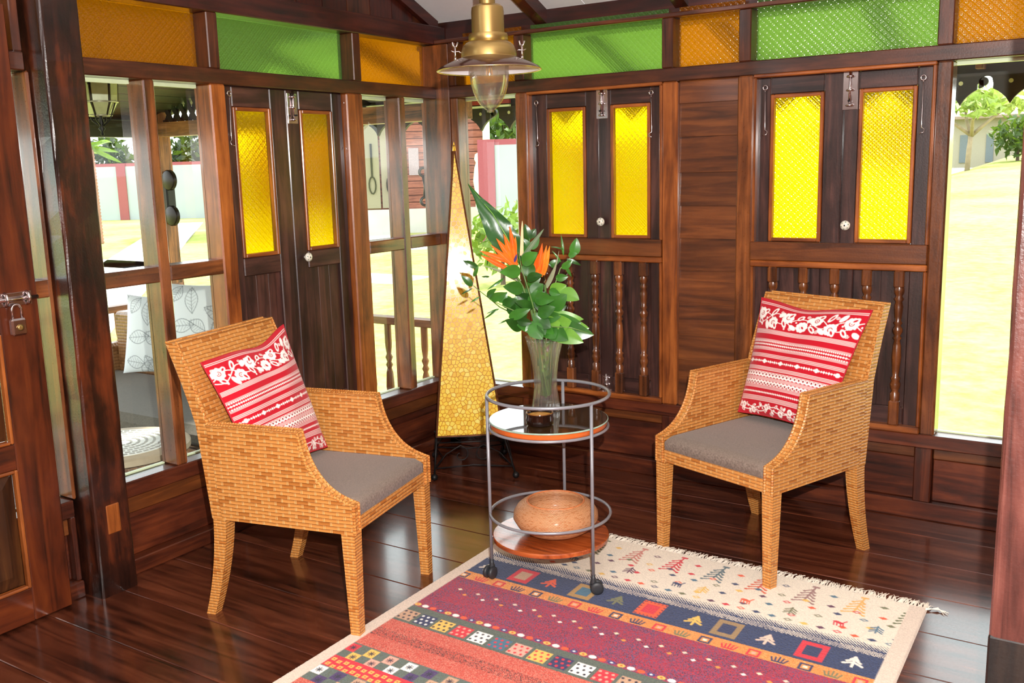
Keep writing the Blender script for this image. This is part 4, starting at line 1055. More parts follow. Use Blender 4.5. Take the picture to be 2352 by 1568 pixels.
branch('leafy branch on the right side of the bouquet with light yellow-green leaves',
  [rt(10),neck(10),fpt(760,960,-.02),fpt(790,860,-.03),fpt(800,760,-.03)],
  [(770,790,868,742,44,-.02,-.03,LGL),(830,780,948,835,42,-.03,-.06,LGL),(765,885,872,800,48,-.05,-.07),(760,775,830,800,22,-.05,-.07),(740,940,975,955,36,-.05,-.07,LGL),(725,950,840,930,32,-.06,-.09),(850,800,930,820,30,.01,.02),(780,900,870,870,30,-.02,-.02),(760,900,820,820,38,0,0),(740,930,800,860,40,-.02,-.02),(750,860,700,780,34,.0,.0),(770,840,840,760,34,.01,.01)])
branch('small upright sprig behind the cream bud at the top of the bouquet',
  [neck(11)-np.array([0,0,.08]),neck(11),fpt(650,700,.05),fpt(635,520,.06),fpt(640,440,.06)],
  [(635,470,610,362,26,.06,.06),(640,450,678,392,22,.06,.06),(640,530,590,450,26,.05,.05),(645,520,700,450,22,.05,.06),(640,600,600,500,30,.05,.05),(650,620,720,560,26,.05,.05)])
branch('short cluster of leaves hanging over the front rim of the vase',
  [rt(12),neck(12),fpt(690,985,-.06)],
  [(645,985,720,1080,44,-.07,-.10),(690,990,610,1030,34,-.06,-.07),(700,975,735,1055,26,-.07,-.10),(735,985,660,920,40,-.06,-.05),(690,1000,660,1060,40,-.06,-.09),(720,1000,790,1060,38,-.06,-.09),(650,1000,560,990,34,-.04,-.06),(700,960,770,1010,34,-.07,-.09)])
bi = thing('leafy_branch', 'submerged sprig of narrow leaves inside the glass vase', 'branch', group='leafy branches in the vase')
stemtube(bi, [np.array([VX,VY,VZ+.05]), np.array([VX+.004,VY,VZ+.16]), np.array([VX,VY,VZ+.27])], .004, .003)
for k in range(12):
    a = k*2.4; z = VZ+.12+.011*k; leafobj('leaf', bi, LGL if k%3 else LG, (VX,VY,z), (VX+.030*math.cos(a),VY+.030*math.sin(a),z+.022), .007, bend=.1, fold=.2)
# monstera leaf with lobes, lying to the right over the rim
mo = thing('monstera_leaf', 'large lobed light green leaf hanging over the right rim of the vase', 'leaf')
c0 = (745,1000)
lob = [(1010,1010,46),(1040,1052,44),(975,1100,38),(960,975,46),(900,965,42),(880,1085,36),(830,975,38),(800,1075,34)]
for k,(a,b,w) in enumerate(lob): leafobj('lobe', mo, LGL if k%2==0 else LG, fpt(*c0,-.06), fpt(a,b,-.09-.01*(k%3)), w*1.75/1780, bend=.07, fold=.12, twist=.1)
stemtube(mo,[rt(13),neck(13),fpt(745,1000,-.058)],.004,.003); MB().tube([fpt(*c0,-.075),fpt(890,1005,-.098),fpt(1035,1050,-.098)],[.003,.002,.0008],6).build('midrib', STEM, mo, True)

# ================================================================== PENDANT LAMP
lp = at_depth(1123.5,157,3.36); LX, LY, LZ = lp
la = thing('pendant_lamp', 'brushed brass pendant lamp with wide shade and clear glass globe hanging near the corner', 'lamp', (LX,LY,LZ))
ctop = 2.285+SL*(.06-LY)-LZ
MB().lathe([(.0275,.205),(.0275,ctop-.03)],32).build('stem', BRASS, la, True)
MB().lathe([(.0275,ctop-.05),(.062,ctop-.04),(.066,ctop-.005),(.0002,ctop-.004)],32).build('ceiling_cup', BRASS, la, True)
MB().lathe([(.0275,.213),(.045,.211),(.0545,.203),(.0565,.190),(.0565,.112)],40).build('neck_cylinder', BRASS, la, 'auto')
MB().lathe([(.0565,.116),(.0665,.115),(.0680,.110),(.0685,.092),(.0655,.088)],40).build('collar', BRASS, la, 'auto')
MB().lathe([(.0655,.090),(.078,.085),(.089,.074),(.0945,.060),(.0965,.044),(.0965,.038),(.100,.034),(.103,.030)],48).build('cap', BRASS, la, 'auto')
SHD = plain('bronze_lacquer', rgb(96,62,50), .16, .7, coat=.5, vary=.05); SHI = plain('white_enamel', rgb(240,240,246), .25, coat=.4, vary=.02)
MB().lathe([(.098,.036),(.122,.027),(.150,.015),(.172,.004),(.1815,-.004),(.183,-.0065)],64).build('shade', SHD, la, True)
MB().lathe([(.096,.0335),(.122,.0245),(.150,.0125),(.172,.0015),(.1805,-.0065)],64).build('shade_inside', SHI, la, True)
MB().ring((0,0,-.007),.1815,.0022,72,6).build('shade_rim', plain('pale_brass', rgb(226,206,150), .25, 1.0), la, True)
for k,a in enumerate((math.radians(213.2-180+2),math.radians(33.2+122),math.radians(33.2+181))):
    ca, sa = math.cos(a), math.sin(a); r = .116; wbn = empty('wing_bolt'); wbn.parent = la
    T = lambda rr, tt, z: (rr*ca-tt*sa, rr*sa+tt*ca, z)
    MB().tube([T(r,0,.026),T(r,0,.078)], .0032, 8).build('bolt_shaft', CHROME, wbn, True); MB().ball((r*ca,r*sa,.034),.0058,10).build('bolt_nut', CHROME, wbn, True)
    for s in (-1,1): MB().tube([T(r,0,.070),T(r+s*.006,0,.078),T(r+s*.0095,s*.003,.090)], [.0030,.0028,.0034], 8).build('wing', CHROME, wbn, True)
    MB().tube([T(.094,0,.052),T(.104,-.003,.060),T(r+.006,-.003,.058),T(r+.014,0,.062)], .0018, 6).build('clip_wire', CHROME, wbn, True)
MB().lathe([(.0690,.030),(.0695,.0),(.0690,-.030),(.0655,-.055),(.057,-.085),(.044,-.112),(.030,-.130),(.016,-.141),(.012,-.143),(.0125,-.149),(.0002,-.151),(.0002,-.148),(.010,-.146),(.0100,-.1415),(.015,-.138),(.0285,-.127),(.0425,-.110),(.0555,-.083),(.064,-.054),(.0675,-.030),(.0680,.0),(.0675,.030)],56).build('glass_globe', thin_glass('globe_glass',(.99,.985,.96,1)), la, True)
bb = empty('bulb'); bb.parent = la
MB().lathe([(.0125,.030),(.014,.018),(.024,.004),(.0305,-.014),(.031,-.022),(.027,-.036),(.016,-.047),(.0002,-.0495)],32).build('bulb_glass', clear_pane('bulb_glass',(.96,.96,.95,1)), bb, True)
MB().lathe([(.0001,.045),(.0125,.045),(.0125,.026),(.0001,.026)],20).build('bulb_socket', BRASS, bb, True)
for k in range(4):
    a = k*PI/2+.4; MB().tube([(.006*math.cos(a),.006*math.sin(a),.022),(.010*math.cos(a),.010*math.sin(a),-.022)],.0012,6).build('filament', plain('amber_filament', rgb(240,170,60), .3), bb, True)

# ================================================================== MOSAIC PYRAMID LAMP
PZ0 = .215; PA = at(1003,1003,2,PZ0); PB = PA+.33*np.array([.80,.60,0])
ab = PB-PA; side = np.linalg.norm(ab); e1 = ab/side; nin = np.array([-e1[1],e1[0],0])
PC = PB+nin*side; PD = PA+nin*side; cen = (PA+PB+PC+PD)/4; APX = cen-.026*np.array([.837,.548,0]); APX[2] = at(1043,333,1,APX[1])[2]
ml = thing('mosaic_lamp', 'tall yellow shell mosaic pyramid lamp on an iron stand in the room corner', 'lamp')
def shellmat():
    t = NT('yellow_shell'); oi = t.n('ShaderNodeObjectInfo'); v = t.coord('Object'); nz = t.noise(v, 50, 4); n2 = t.noise(t.coord('Object',(1,1,1)), 3, 2)
    f = t.math('ADD', t.math('MULTIPLY', oi.outputs['Random'], .6), t.math('MULTIPLY', nz, .4))
    c = t.ramp(f, [(.2, rgb(240,186,16)), (.55, rgb(250,214,36)), (.85, rgb(252,238,116))])
    b = t.bsdf(c, .45, 0, 1.5, .45, .09, t.bump(nz, .06, .003))
    tl = t.n('ShaderNodeBsdfTranslucent'); t.l(c, tl.inputs[0]); mx = t.n('ShaderNodeMixShader'); mx.inputs[0].default_value = .22; t.l(b, mx.inputs[1]); t.l(tl.outputs[0], mx.inputs[2])
    return t.done(mx.outputs[0])
def groutmat():
    t = NT('orange_resin'); v = t.coord('Object'); nz = t.noise(v, 30, 3); c = t.ramp(nz, [(.3, rgb(206,126,22)), (.7, rgb(240,172,44))])
    b = t.bsdf(c, .25, 0, 1.5, .4, .08); tl = t.n('ShaderNodeBsdfTranslucent'); t.l(c, tl.inputs[0]); mx = t.n('ShaderNodeMixShader'); mx.inputs[0].default_value = .3; t.l(b, mx.inputs[1]); t.l(tl.outputs[0], mx.inputs[2])
    return t.done(mx.outputs[0])
SHELL, GROUT = shellmat(), groutmat()
def clip(poly, nx, ny, d):
    """keep nx*x+ny*y <= d"""
    out = []
    for i in range(len(poly)):
        a, b = poly[i], poly[(i+1)%len(poly)]; da, db = nx*a[0]+ny*a[1]-d, nx*b[0]+ny*b[1]-d
        if da <= 0: out.append(a)
        if da*db < 0: t = da/(da-db); out.append((a[0]+t*(b[0]-a[0]), a[1]+t*(b[1]-a[1])))
    return out
def mosaic(A, B, T, n, seed, full):
    """split a face into irregular shell pieces: 2D in the face, then thin proud plates"""
    A, B, T = np.array(A), np.array(B), np.array(T); ex = (B-A)/np.linalg.norm(B-A); nn = np.cross(ex, T-A); nn /= np.linalg.norm(nn); ey = np.cross(nn, ex)
    if nn@(CAM-A) < 0 and full: nn = -nn
    if not full and nn@(A-cen) < 0: nn = -nn
    w = np.linalg.norm(B-A); tx, ty = (T-A)@ex, (T-A)@ey; tri = [(.004,.004),(w-.004,.004),(tx,ty-.035)]
    to3 = lambda p, h: A+ex*p[0]+ey*p[1]+nn*h
    rnd = random.Random(seed); cs = math.sqrt(w*ty/2/n); pts = []
    ny_ = int(ty/cs)+2
    for j in range(ny_):
        for i in range(int(w/cs)+3):
            pts.append(((i+.5*(j%2)+rnd.uniform(-.36,.36))*cs-.01, (j+rnd.uniform(-.36,.36))*cs))
    cells = []
    for (x,y) in pts:
        poly = list(tri)
        if rnd.random() < .0: continue
        nb = sorted(((q[0]-x)**2+(q[1]-y)**2,q) for q in pts if abs(q[0]-x)<cs*3 and abs(q[1]-y)<cs*3)[1:19]
        for _,q in nb:
            mx_, my_ = (x+q[0])/2, (y+q[1])/2; dx, dy = q[0]-x, q[1]-y; L_ = math.hypot(dx,dy)
            poly = clip(poly, dx/L_, dy/L_, (mx_*dx+my_*dy)/L_-.0011)
            if len(poly) < 3: break
        if len(poly) < 3: continue
        ar = abs(sum(poly[i][0]*poly[(i+1)%len(poly)][1]-poly[(i+1)%len(poly)][0]*poly[i][1] for i in range(len(poly))))/2
        if ar > 1.2e-5: cells.append((ar, poly))
    cells.sort(key=lambda c: -c[0]); rest = MB()
    gp = MB().add([to3(p,.0) for p in ((0,0),(w,0),(tx,ty))]+[to3(p,-.003) for p in ((0,0),(w,0),(tx,ty))],[(0,1,2),(5,4,3),(0,3,4,1),(1,4,5,2),(2,5,3,0)])
    gp.build('resin_panel', GROUT, ml)
    for k,(ar,poly) in enumerate(cells):
        cx_ = sum(p[0] for p in poly)/len(poly); cy_ = sum(p[1] for p in poly)/len(poly); n_ = len(poly); h = rnd.uniform(.0012,.0026)
        top = [(cx_+(p[0]-cx_)*.93, cy_+(p[1]-cy_)*.93) for p in poly]; tl = (rnd.uniform(-.007,.007),rnd.uniform(-.007,.007))
        V = [to3(p,.0001) for p in poly]+[to3(p,h+(p[0]-cx_)*tl[0]+(p[1]-cy_)*tl[1]) for p in top]
        F = [tuple(range(n_,2*n_))]+[(i,(i+1)%n_,n_+(i+1)%n_,n_+i) for i in range(n_)]
        if full and k < 298: MB().add(V,F).build('shell_piece', SHELL, ml)
        else: rest.add(V,F)
    stuff(rest.build('small_shell_pieces', SHELL, ml))
mosaic(PA, PB, APX, 560, 5, True)
mosaic(PB, PC, APX, 240, 6, False); mosaic(PC, PD, APX, 240, 8, False); mosaic(PD, PA, APX, 240, 9, False)
COP = plain('copper_edge', rgb(120,74,44), .4, .6, vary=.3)
for q in (PA,PB,PC,PD): MB().tube([q, APX], .0055, 6).build('corner_edge', COP, ml)
for a,b in ((PA,PB),(PB,PC),(PC,PD),(PD,PA)): MB().tube([a,b], .005, 6).build('base_edge', COP, ml)
tip = APX; MB().lathe([(.012,-.028),(.009,-.01),(.0004,.016)],4,tuple(tip)).build('finial', plain('yellow_resin', rgb(240,190,30), .3), ml)
ist = empty('iron_stand'); ist.parent = ml
feet = [at(998,1096,2,.018), at(1185,1090,2,.018), PC+(PC-cen)*.12, PD+(PD-cen)*.12]; feet[2][2] = feet[3][2] = .018
tops = [PA-np.array([0,0,.006]), PB-np.array([0,0,.006]), PC-np.array([0,0,.006]), PD-np.array([0,0,.006])]
for a,f in zip(tops,feet):
    MB().tube([a+np.array([0,0,.0]), a*.5+f*.5+np.array([0,0,.004]), f], .0048, 8).build('stand_leg', IRON, ist, True); MB().ball(tuple(f), .017, 14).build('ball_foot', IRON, ist, True)
def lerp(a,b,t): return a+(b-a)*t
for i,j in ((0,1),(1,2),(2,3),(3,0)):
    for zt in (.0,.13): 
        MB().tube([lerp(tops[i],feet[i],zt), lerp(tops[j],feet[j],zt)], .0036, 6).build('stand_bar', IRON, ist, True)
    a, b = lerp(tops[i],feet[i],.78), lerp(tops[j],feet[j],.78); mid = (a+b)/2; mid = mid+(np.array([cen[0],cen[1],mid[2]])-mid)*.22
    MB().tube([a,mid,b], .0036, 6).build('stand_bar', IRON, ist, True)
    for p,q,sgn in ((i,j,1),(j,i,1)):
        A0, ctr = lerp(tops[p],feet[p],.80), (lerp(tops[p],feet[p],.45)*.66+lerp(tops[q],feet[q],.45)*.34)
        up_ = np.array([0,0,1.0]); ho = (tops[q]-tops[p]); ho /= np.linalg.norm(ho)
        pts = [A0, lerp(A0,ctr,.45)+up_*.045, ctr+up_*.048]
        for k in range(1,15):
            an = PI/2-k*.42; r = .046*(1-k/17.5); pts.append(ctr+ho*(math.cos(an)*r)+up_*(math.sin(an)*r))
        MB().tube([tuple(x) for x in pts], .0030, 6).build('scroll', IRON, ist, True)
    MB().ring((0,0,0), .014, .0022, 20, 6).build('small_loop', IRON, ist, True).location = tuple((lerp(tops[i],feet[i],.065)+lerp(tops[j],feet[j],.065))/2)

# ================================================================== OUTSIDE
def lawnmat():
    t = NT('lawn_grass'); v = t.coord('Object'); a = t.noise(v, .35, 4); b = t.noise(v, 6, 6, .7)
    f = t.math('ADD', t.math('MULTIPLY', a, .5), t.math('MULTIPLY', b, .5))
    c = t.ramp(f, [(.34, (.20,.28,.04,1)), (.50, (.30,.31,.095,1)), (.66, (.40,.40,.15,1))])
    return t.done(t.bsdf(c, .9, 0, 1.3, 0, .1, t.bump(b, .4, .03), spec=.1))
LAWN = lawnmat()
def gz(x, y):
    k = min(1,max(0,(x+9)/8)); return -.42+.042*max(0,y-3)*k*k*(3-2*k)
NX, NY = 60, 60; V = []; F = []
for j in range(NY+1):
    for i in range(NX+1):
        x = -75+150*i/NX; y = -25+130*j/NY; V.append((x,y,gz(x,y)))
for j in range(NY):
    for i in range(NX): k = j*(NX+1)+i; F.append((k,k+1,k+NX+2,k+NX+1))
lawn = MB().add(V,F).build('lawn', LAWN, None, True); struct(lawn)
CONC = plain('pale_concrete', rgb(176,172,166), .85, vary=.05, nscale=3)
path = struct(empty('garden_path'))
for k,(a,b,w) in enumerate((((-7,1.5),(-30,22),1.5),((-7,9),(-40,9.5),1.2),((-12,14),(-33,34),1.6),((-26,30),(-20,36),3.0))):
    a, b = np.array(a), np.array(b); d_ = (b-a)/np.linalg.norm(b-a); nn = np.array([-d_[1],d_[0]])*w/2
    MB().prism([tuple(a-nn),tuple(b-nn),tuple(b+nn),tuple(a+nn)],2,-.43,-.395).build('slab', CONC, path)
# veranda deck and its roof on the left, eaves on the right
deck = struct(empty('veranda_floor'))
for k in range(15): MB().box(-3.05+k*.2,-2.855+k*.2,-4.5,.45,-.22,-.18).build('deck_board', wood('rail','Y'), deck)
roofL = struct(empty('roof_veranda'))
zr = lambda x: 2.62+(x+.1)*.24
for k in range(22):
    x0, x1 = -.14-k*.145, -.14-(k+1)*.145+.008
    MB().prism([(x0,zr(x0)),(x1,zr(x1)),(x1,zr(x1)+.02),(x0,zr(x0)+.02)],1,-6.5,.55).build('roof_plank', wood('roofplank','Y'), roofL)
MB().box(-3.02,-2.92,-6.5,.50,1.80,1.915).build('eave_beam', wood('dark','Y'), roofL)
MB().box(-3.0,-.12,.40,.50,1.80,1.90).build('end_beam', wood('vera','X'), roofL)
roofR = struct(empty('roof_eaves'))
for k in range(9):
    x0 = -3.2+k*1.0
    MB().prism([(.22,2.30),(1.30,1.975),(1.30,1.995),(.22,2.32)],0,x0,x0+.995).build('soffit_board', WHITE, roofR)
for k in range(10):
    x = -1.55+.73*k
    MB().prism([(.24,2.235),(1.24,1.935),(1.24,1.99),(.24,2.295)],0,x-.035,x+.035).build('rafter_tail', wood('dark','Y'), roofR)
# fretwork valance along the right-hand eave: scallops, crescents and pale discs for round holes
vl = thing('fretwork_valance', 'dark carved eave board with scalloped edge and crescent cut-outs outside the windows', 'valance')
VYY, PIT = 1.20, .2247; VX0 = -.547-PIT*9
DKW = wood('dark','X')
def cut_board(x0):
    """one scallop bay cut from a board: outline with an arch below; crescent left open"""
    hi, lo, ar = 1.985, 1.760, 1.842; xm = x0+PIT/2
    n = 12; b = MB()
    arch = []
    for k in range(n+1):
        t = k/n; x = x0+PIT*t; arch.append((x, lo+(ar-lo)*math.sin(PI*t)**.75))
    R_ = .030; cz = ar+.026; cx_ = xm+.004
    # ring-like strip of quads between the arch and the top, with the crescent opening at its middle
    def topz(x): return hi
    hole = lambda x: (cz+math.sqrt(max(0,R_*R_-(x-cx_)**2))) if abs(x-cx_)<R_ else None
    xs = sorted(set([p[0] for p in arch]+[cx_-R_+i*R_/5 for i in range(11)]))
    az = lambda x: lo+(ar-lo)*max(0,math.sin(PI*min(1,max(0,(x-x0)/PIT))))**.75
    for a,c in zip(xs[:-1],xs[1:]):
        za, zc = az(a), az(c); ha, hc = hole(a), hole(c)
        if ha or hc: za2 = ha if ha else za+.026; zc2 = hc if hc else zc+.026; b.prism([(a,max(za,za2)),(c,max(zc,zc2)),(c,hi),(a,hi)],1,VYY,VYY+.022)
        else: b.prism([(a,za),(c,zc),(c,hi),(a,hi)],1,VYY,VYY+.022)
    # inner disc that turns the round opening into a crescent
    pts = [(cx_-.013+.0215*math.cos(a_), cz+.004+.0215*math.sin(a_)) for a_ in np.linspace(0,2*PI,17)[:-1]]
    b.prism(pts,1,VYY,VYY+.022); b.prism([(cx_-R_-.004,az(cx_-R_)),(cx_-.012,ar+.004),(cx_-.014,cz+.01),(cx_-R_-.004,cz+.012)],1,VYY,VYY+.022)
    return b
for k in range(35): cut_board(VX0+PIT*k).build('scallop', DKW, vl)
PALE = plain('pale_hole_fill', rgb(200,196,150), .6)
for k in range(35):
    for dz in (0,): MB().lathe([(.0002,-.001),(.0105,-.001),(.0105,.0),(.0002,.0)],14,(VX0+PIT*k,VYY-.0005,1.868),axis=1).build('pale_hole_disc', PALE, vl)  # solid pale disc, brightness of a see-through hole put into its colour
MB().box(-3.2,5.2,1.225,1.265,1.93,2.03).build('fascia_backing', wood('beam','X'), vl)
for z0,z1,mt in ((1.905,1.918,CREAM),(1.925,1.950,plain('red_paint', rgb(170,50,44), .5)),(1.958,1.972,CREAM)): MB().box(-3.2,-.30,1.168,1.190,z0,z1).build('painted_strip', mt, vl)
hb = at(2250,185,1,1.1); MB().box(hb[0]-.020,hb[0]+.020,1.08,1.14,1.925,2.02,.003).build('hanging_block', wood('orange','Z'), vl)
# veranda post, lattice, rails
vp = at(402,640,0,-2.92); vy = vp[1]
po = thing('veranda_post', 'brown veranda post with a dark pulley, seen through the left clear windows', 'post', (-2.95,vy,-.18))
MB().box(-.055,.055,-.055,.055,0,2.25,.008).build('shaft', wood('vera','Z'), po)
MB().prism([(-.075,.80),(.12,.80),(.10,.83),(.06,.86),(.05,.95),(-.075,.95)],1,-.06,.06).build('rail_shoe', wood('vera','X'), po)
pu = thing('pulley_block', 'dark iron pulley with two round wheels on the veranda post', 'pulley', (-2.89,vy,1.37))
MB().box(-.02,.03,-.05,.03,-.16,.14,.01).build('pulley_body', plain('matt_black', rgb(14,13,13), .6), pu)
for z in (.12,-.14):
    MB().lathe([(.0001,-.018),(.065,-.018),(.075,-.010),(.066,0),(.075,.010),(.065,.018),(.0001,.018)],24,(.05,-.035,z),axis=1).build('wheel', plain('bronze_wheel', rgb(34,26,22), .35, .6), pu, True)
lt = thing('lattice_screen', 'brown timber lattice panel under the veranda roof beside the post', 'lattice', (-2.90,.45,1.86))
MB().box(.06,.78,-.03,.03,-.06,-.005).build('frame_rail', wood('vera','X'), lt); MB().box(.06,.78,-.03,.03,.36,.41).build('frame_rail', wood('vera','X'), lt); MB().box(.04,.10,-.03,.03,-.06,.41).build('frame_stile', wood('vera','Z'), lt); MB().box(.74,.80,-.03,.03,-.06,.41).build('frame_stile', wood('vera','Z'), lt)
for k in range(-5,14):
    for s in (-1,1):
        mb = MB(); x0 = k*.085
        p = [(x0,0),(x0+.22,.36)] if s>0 else [(x0+.22,0),(x0,.36)]
        def cl(a,b):
            (xa,za),(xb,zb) = a,b; out = []
            t0, t1 = 0, 1
            for lo_,hi_ in ((.10,.74),):
                d_ = xb-xa
                ta, tb_ = (lo_-xa)/d_, (hi_-xa)/d_; t0, t1 = max(t0,min(ta,tb_)), min(t1,max(ta,tb_))
            return (t0,t1)
        t0, t1 = cl(*p)
        if t1-t0 < .08: continue
        q0 = (p[0][0]+(p[1][0]-p[0][0])*t0, p[0][1]+(p[1][1]-p[0][1])*t0); q1 = (p[0][0]+(p[1][0]-p[0][0])*t1, p[0][1]+(p[1][1]-p[0][1])*t1)
        w = .021; mb.prism([(q0[0]-w,q0[1]),(q0[0]+w,q0[1]),(q1[0]+w,q1[1]),(q1[0]-w,q1[1])],1,-.010+.009*s-.006,-.010+.009*s+.006).build('lath', wood('dark','Z'), lt)
def railing(name, label, ax, fixed, a, b, step, off=0.0):
    r = thing(name, label, 'railing'); R3 = wood('vera','X' if ax==0 else 'Y')
    def bx(u0,u1,z0,z1,h): return MB().box(u0,u1,fixed-h,fixed+h,z0,z1,.004) if ax==0 else MB().box(fixed-h,fixed+h,u0,u1,z0,z1,.004)
    bx(a,b,.575,.620,.045).build('hand_rail', R3, r); bx(a,b,-.10,-.05,.03).build('bottom_rail', R3, r)
    pf = [(.022,-.05),(.022,.02),(.014,.03),(.024,.05),(.014,.07),(.018,.09),(.027,.17),(.022,.26),(.014,.29),(.023,.31),(.014,.33),(.024,.36),(.015,.38),(.020,.42),(.022,.45),(.022,.58)]
    u = a+.06+off
    while u < b:
        MB().lathe(pf,10,(u,fixed,0) if ax==0 else (fixed,u,0)).build('spindle', wood('vera','Z'), r, True); u += step
    return r
railing('veranda_railing','brown turned veranda railing along the garden side, behind the sofa',1,-2.92,-4.4,.30,.16)
railing('veranda_railing','short brown turned railing closing the veranda end, seen by the corner window',0,.38,-2.85,-.14,.145,.02)
# lantern
lx, ly, lz = at(236,312,0,-1.25)
ln = thing('hanging_lantern', 'glass and iron lantern hanging from the veranda roof outside the left window', 'lantern', (lx,ly,lz))
LGS = plain('pale_lantern_glass', rgb(176,178,130), .25, coat=.3, vary=.1)
for k in range(6):
    a0, a1 = k*PI/3, (k+1)*PI/3; mb = MB()
    def P6(r,z,a): return (r*math.cos(a), r*math.sin(a), z)
    lev = [(.052,.10),(.084,.16),(.092,.26)]
    for (r0,z0),(r1,z1) in zip(lev[:-1],lev[1:]): mb.add([P6(r0,z0,a0+.09),P6(r0,z0,a1-.09),P6(r1,z1,a1-.09),P6(r1,z1,a0+.09)],[(0,1,2,3)])
    mb.build('glass_panel', LGS, ln); MB().tube([P6(r,z,a0) for r,z in lev],.004,6).build('lantern_rib', IRON, ln, True)
for r,z in ((.052,.10),(.086,.165),(.092,.26)): MB().ring((0,0,z),r,.0045,24,6).build('lantern_ring', plain('pale_metal', rgb(190,186,160), .35, .6), ln, True)
MB().lathe([(.0002,0),(.010,.006),(.006,.02),(.018,.035),(.008,.05),(.016,.065),(.006,.10),(.020,.12),(.0002,.13)],16).build('lantern_finial', IRON, ln, True)
for k in range(4):
    a = k*PI/2+.5; MB().tube([(.010*math.cos(a),.010*math.sin(a),.05),(.045*math.cos(a),.045*math.sin(a),.075),(.085*math.cos(a),.085*math.sin(a),.17)],.004,6).build('lantern_arm', IRON, ln, True)
MB().lathe([(.100,.262),(.075,.33),(.02,.40),(.008,.43),(.006,zr(lx)-lz)],18).build('lantern_cap', IRON, ln, True)
MB().lathe([(.0002,.14),(.018,.15),(.024,.19),(.012,.23),(.012,.26)],14).build('lantern_bulb', plain('warm_bulb_glass', rgb(196,150,80), .2), ln, True)
# door chain ornament by the corner, outside
for (px,py,py2,yy,lab) in ((975,395,462,.12,'dark iron double-ring link hanging outside the corner window'),):
    a, b = at(px-3,py,0,-.16), at(px+1,py2,0,-.16)
    rl = thing('ring_link', lab, 'link')
    for q in (a,b):
        e = MB().tube([(q[0]+.022*math.cos(t_)*.6, q[1]+.022*math.cos(t_)*.8, q[2]+.022*math.sin(t_)) for t_ in np.linspace(0,2*PI,20)[:-1]],.008,8,True).build('iron_ring', plain('grey_iron', rgb(96,96,98), .4, .5), rl, True)
    MB().tube([a-np.array([0,0,.024]),(a+b)/2+np.array([0,.006,0]),b+np.array([0,0,.024])],[.009,.006,.009],8).build('iron_bar', plain('grey_iron', rgb(96,96,98), .4, .5), rl, True)
# sofa with cushions, table
SW = rattan('woven_sofa', .05, .022, base=(150,112,78), dark=(112,80,54), gap=(50,34,24), strand=(164,126,90))
sf = thing('rattan_sofa', 'brown woven veranda sofa with grey seat, outside the left windows', 'sofa', (-1.72,-.10,-.18))
def suv(mb, name, mat, par): me = mb.mesh(name); uv_box(me); return link(name, me, mat, par)
suv(MB().box(-.95,.95,-.12,0,0,.80,.02),'sofa_back',SW,sf); suv(MB().box(-.95,.95,-.92,-.121,.02,.28,.02),'sofa_base',SW,sf)
for s in (-1,1): suv(MB().box(s*.951,s*1.05,-.92,0,.0,.58,.02),'sofa_arm',SW,sf)
GC = fabric('grey_outdoor_cloth', (84,78,69), (112,104,93), 200)
MB().box(-.945,.945,-.93,-.125,.285,.405,.04).build('seat_pad', GC, sf); MB().tube([(-.94,-.935,.30),(.94,-.935,.30)],.010,8).build('piping', plain('brown_piping', rgb(110,86,66), .8), sf, True)
def leafprint():
    c = Canvas(1,1,.008,(236,240,244)); G = (120,128,134); rn = random.Random(2)
    for k in range(15):
        u, v, an, L_ = rn.random(), rn.random(), rn.uniform(0,2*PI), rn.uniform(.22,.36)
        d_ = (math.cos(an),math.sin(an)); nn = (-d_[1],d_[0])
        for s in (-1,1):
            c.poly([(u+d_[0]*L_*t+nn[0]*s*.085*math.sin(PI*t), v+d_[1]*L_*t+nn[1]*s*.085*math.sin(PI*t)) for t in np.linspace(0,1,11)],.007,G)
            for t in np.linspace(.15,.85,6): c.line((u+d_[0]*L_*t,v+d_[1]*L_*t),(u+d_[0]*L_*(t+.12)+nn[0]*s*.07*math.sin(PI*t),v+d_[1]*L_*(t+.12)+nn[1]*s*.07*math.sin(PI*t)),.005,(160,166,170))
        c.line((u,v),(u+d_[0]*L_,v+d_[1]*L_),.006,G)
    return c
lpz = leafprint()
def simple_cushion(label, loc, yaw, tilt, size, th, seed):
    o = thing('throw_pillow', label, 'cushion', loc, 0, 'white leaf-print cushions'); n = np.array([math.cos(yaw),math.sin(yaw),0]); r = np.array([-n[1],n[0],0]); u = np.array([0,0,1.0])
    U_ = u*math.cos(tilt)-n*math.sin(tilt); N_ = n*math.cos(tilt)+u*math.sin(tilt)
    for sd,nm in ((1,'cover_front'),(-1,'cover_back')):
        a, b = lpz.U*2-1, lpz.V*2-1; h = np.clip((1-np.abs(a)**2.4)*(1-np.abs(b)**2.4),0,1)**.6*th
        P = (a*(1-.07*(1-b*b)*np.abs(a))*size/2)[...,None]*r+(-b*(1-.07*(1-a*a)*np.abs(b))*size/2)[...,None]*U_+(h*sd)[...,None]*N_
        if sd<0: P = P[:, ::-1]
        link(nm, grid_mesh(nm, P, lpz.I), painted('printed_cotton'), o)
c1, c2 = at(366,768,1,-.42), at(466,742,1,-.35)
simple_cushion('white leaf-print cushion on the veranda sofa, the lower left one', tuple(c1), -PI/2+.30, .22, .50, .075, 1)
simple_cushion('white leaf-print cushion on the veranda sofa, the right one behind the muntin', tuple(c2), -PI/2+.42, .25, .50, .075, 2)
tcn = (at(120,1020,2,.27)+at(385,1030,2,.27))/2
tcx, tcy = tcn[0]+.0, tcn[1]+.06
vt = thing('veranda_table', 'round pale veranda table with white mosaic rings, outside the left window', 'table', (tcx,tcy,-.18))
BEI = plain('beige_table_edge', rgb(206,186,160), .6, vary=.05); WT = plain('white_tile', rgb(236,234,226), .4, vary=.04); GRY = plain('grey_tile', rgb(170,166,158), .5)
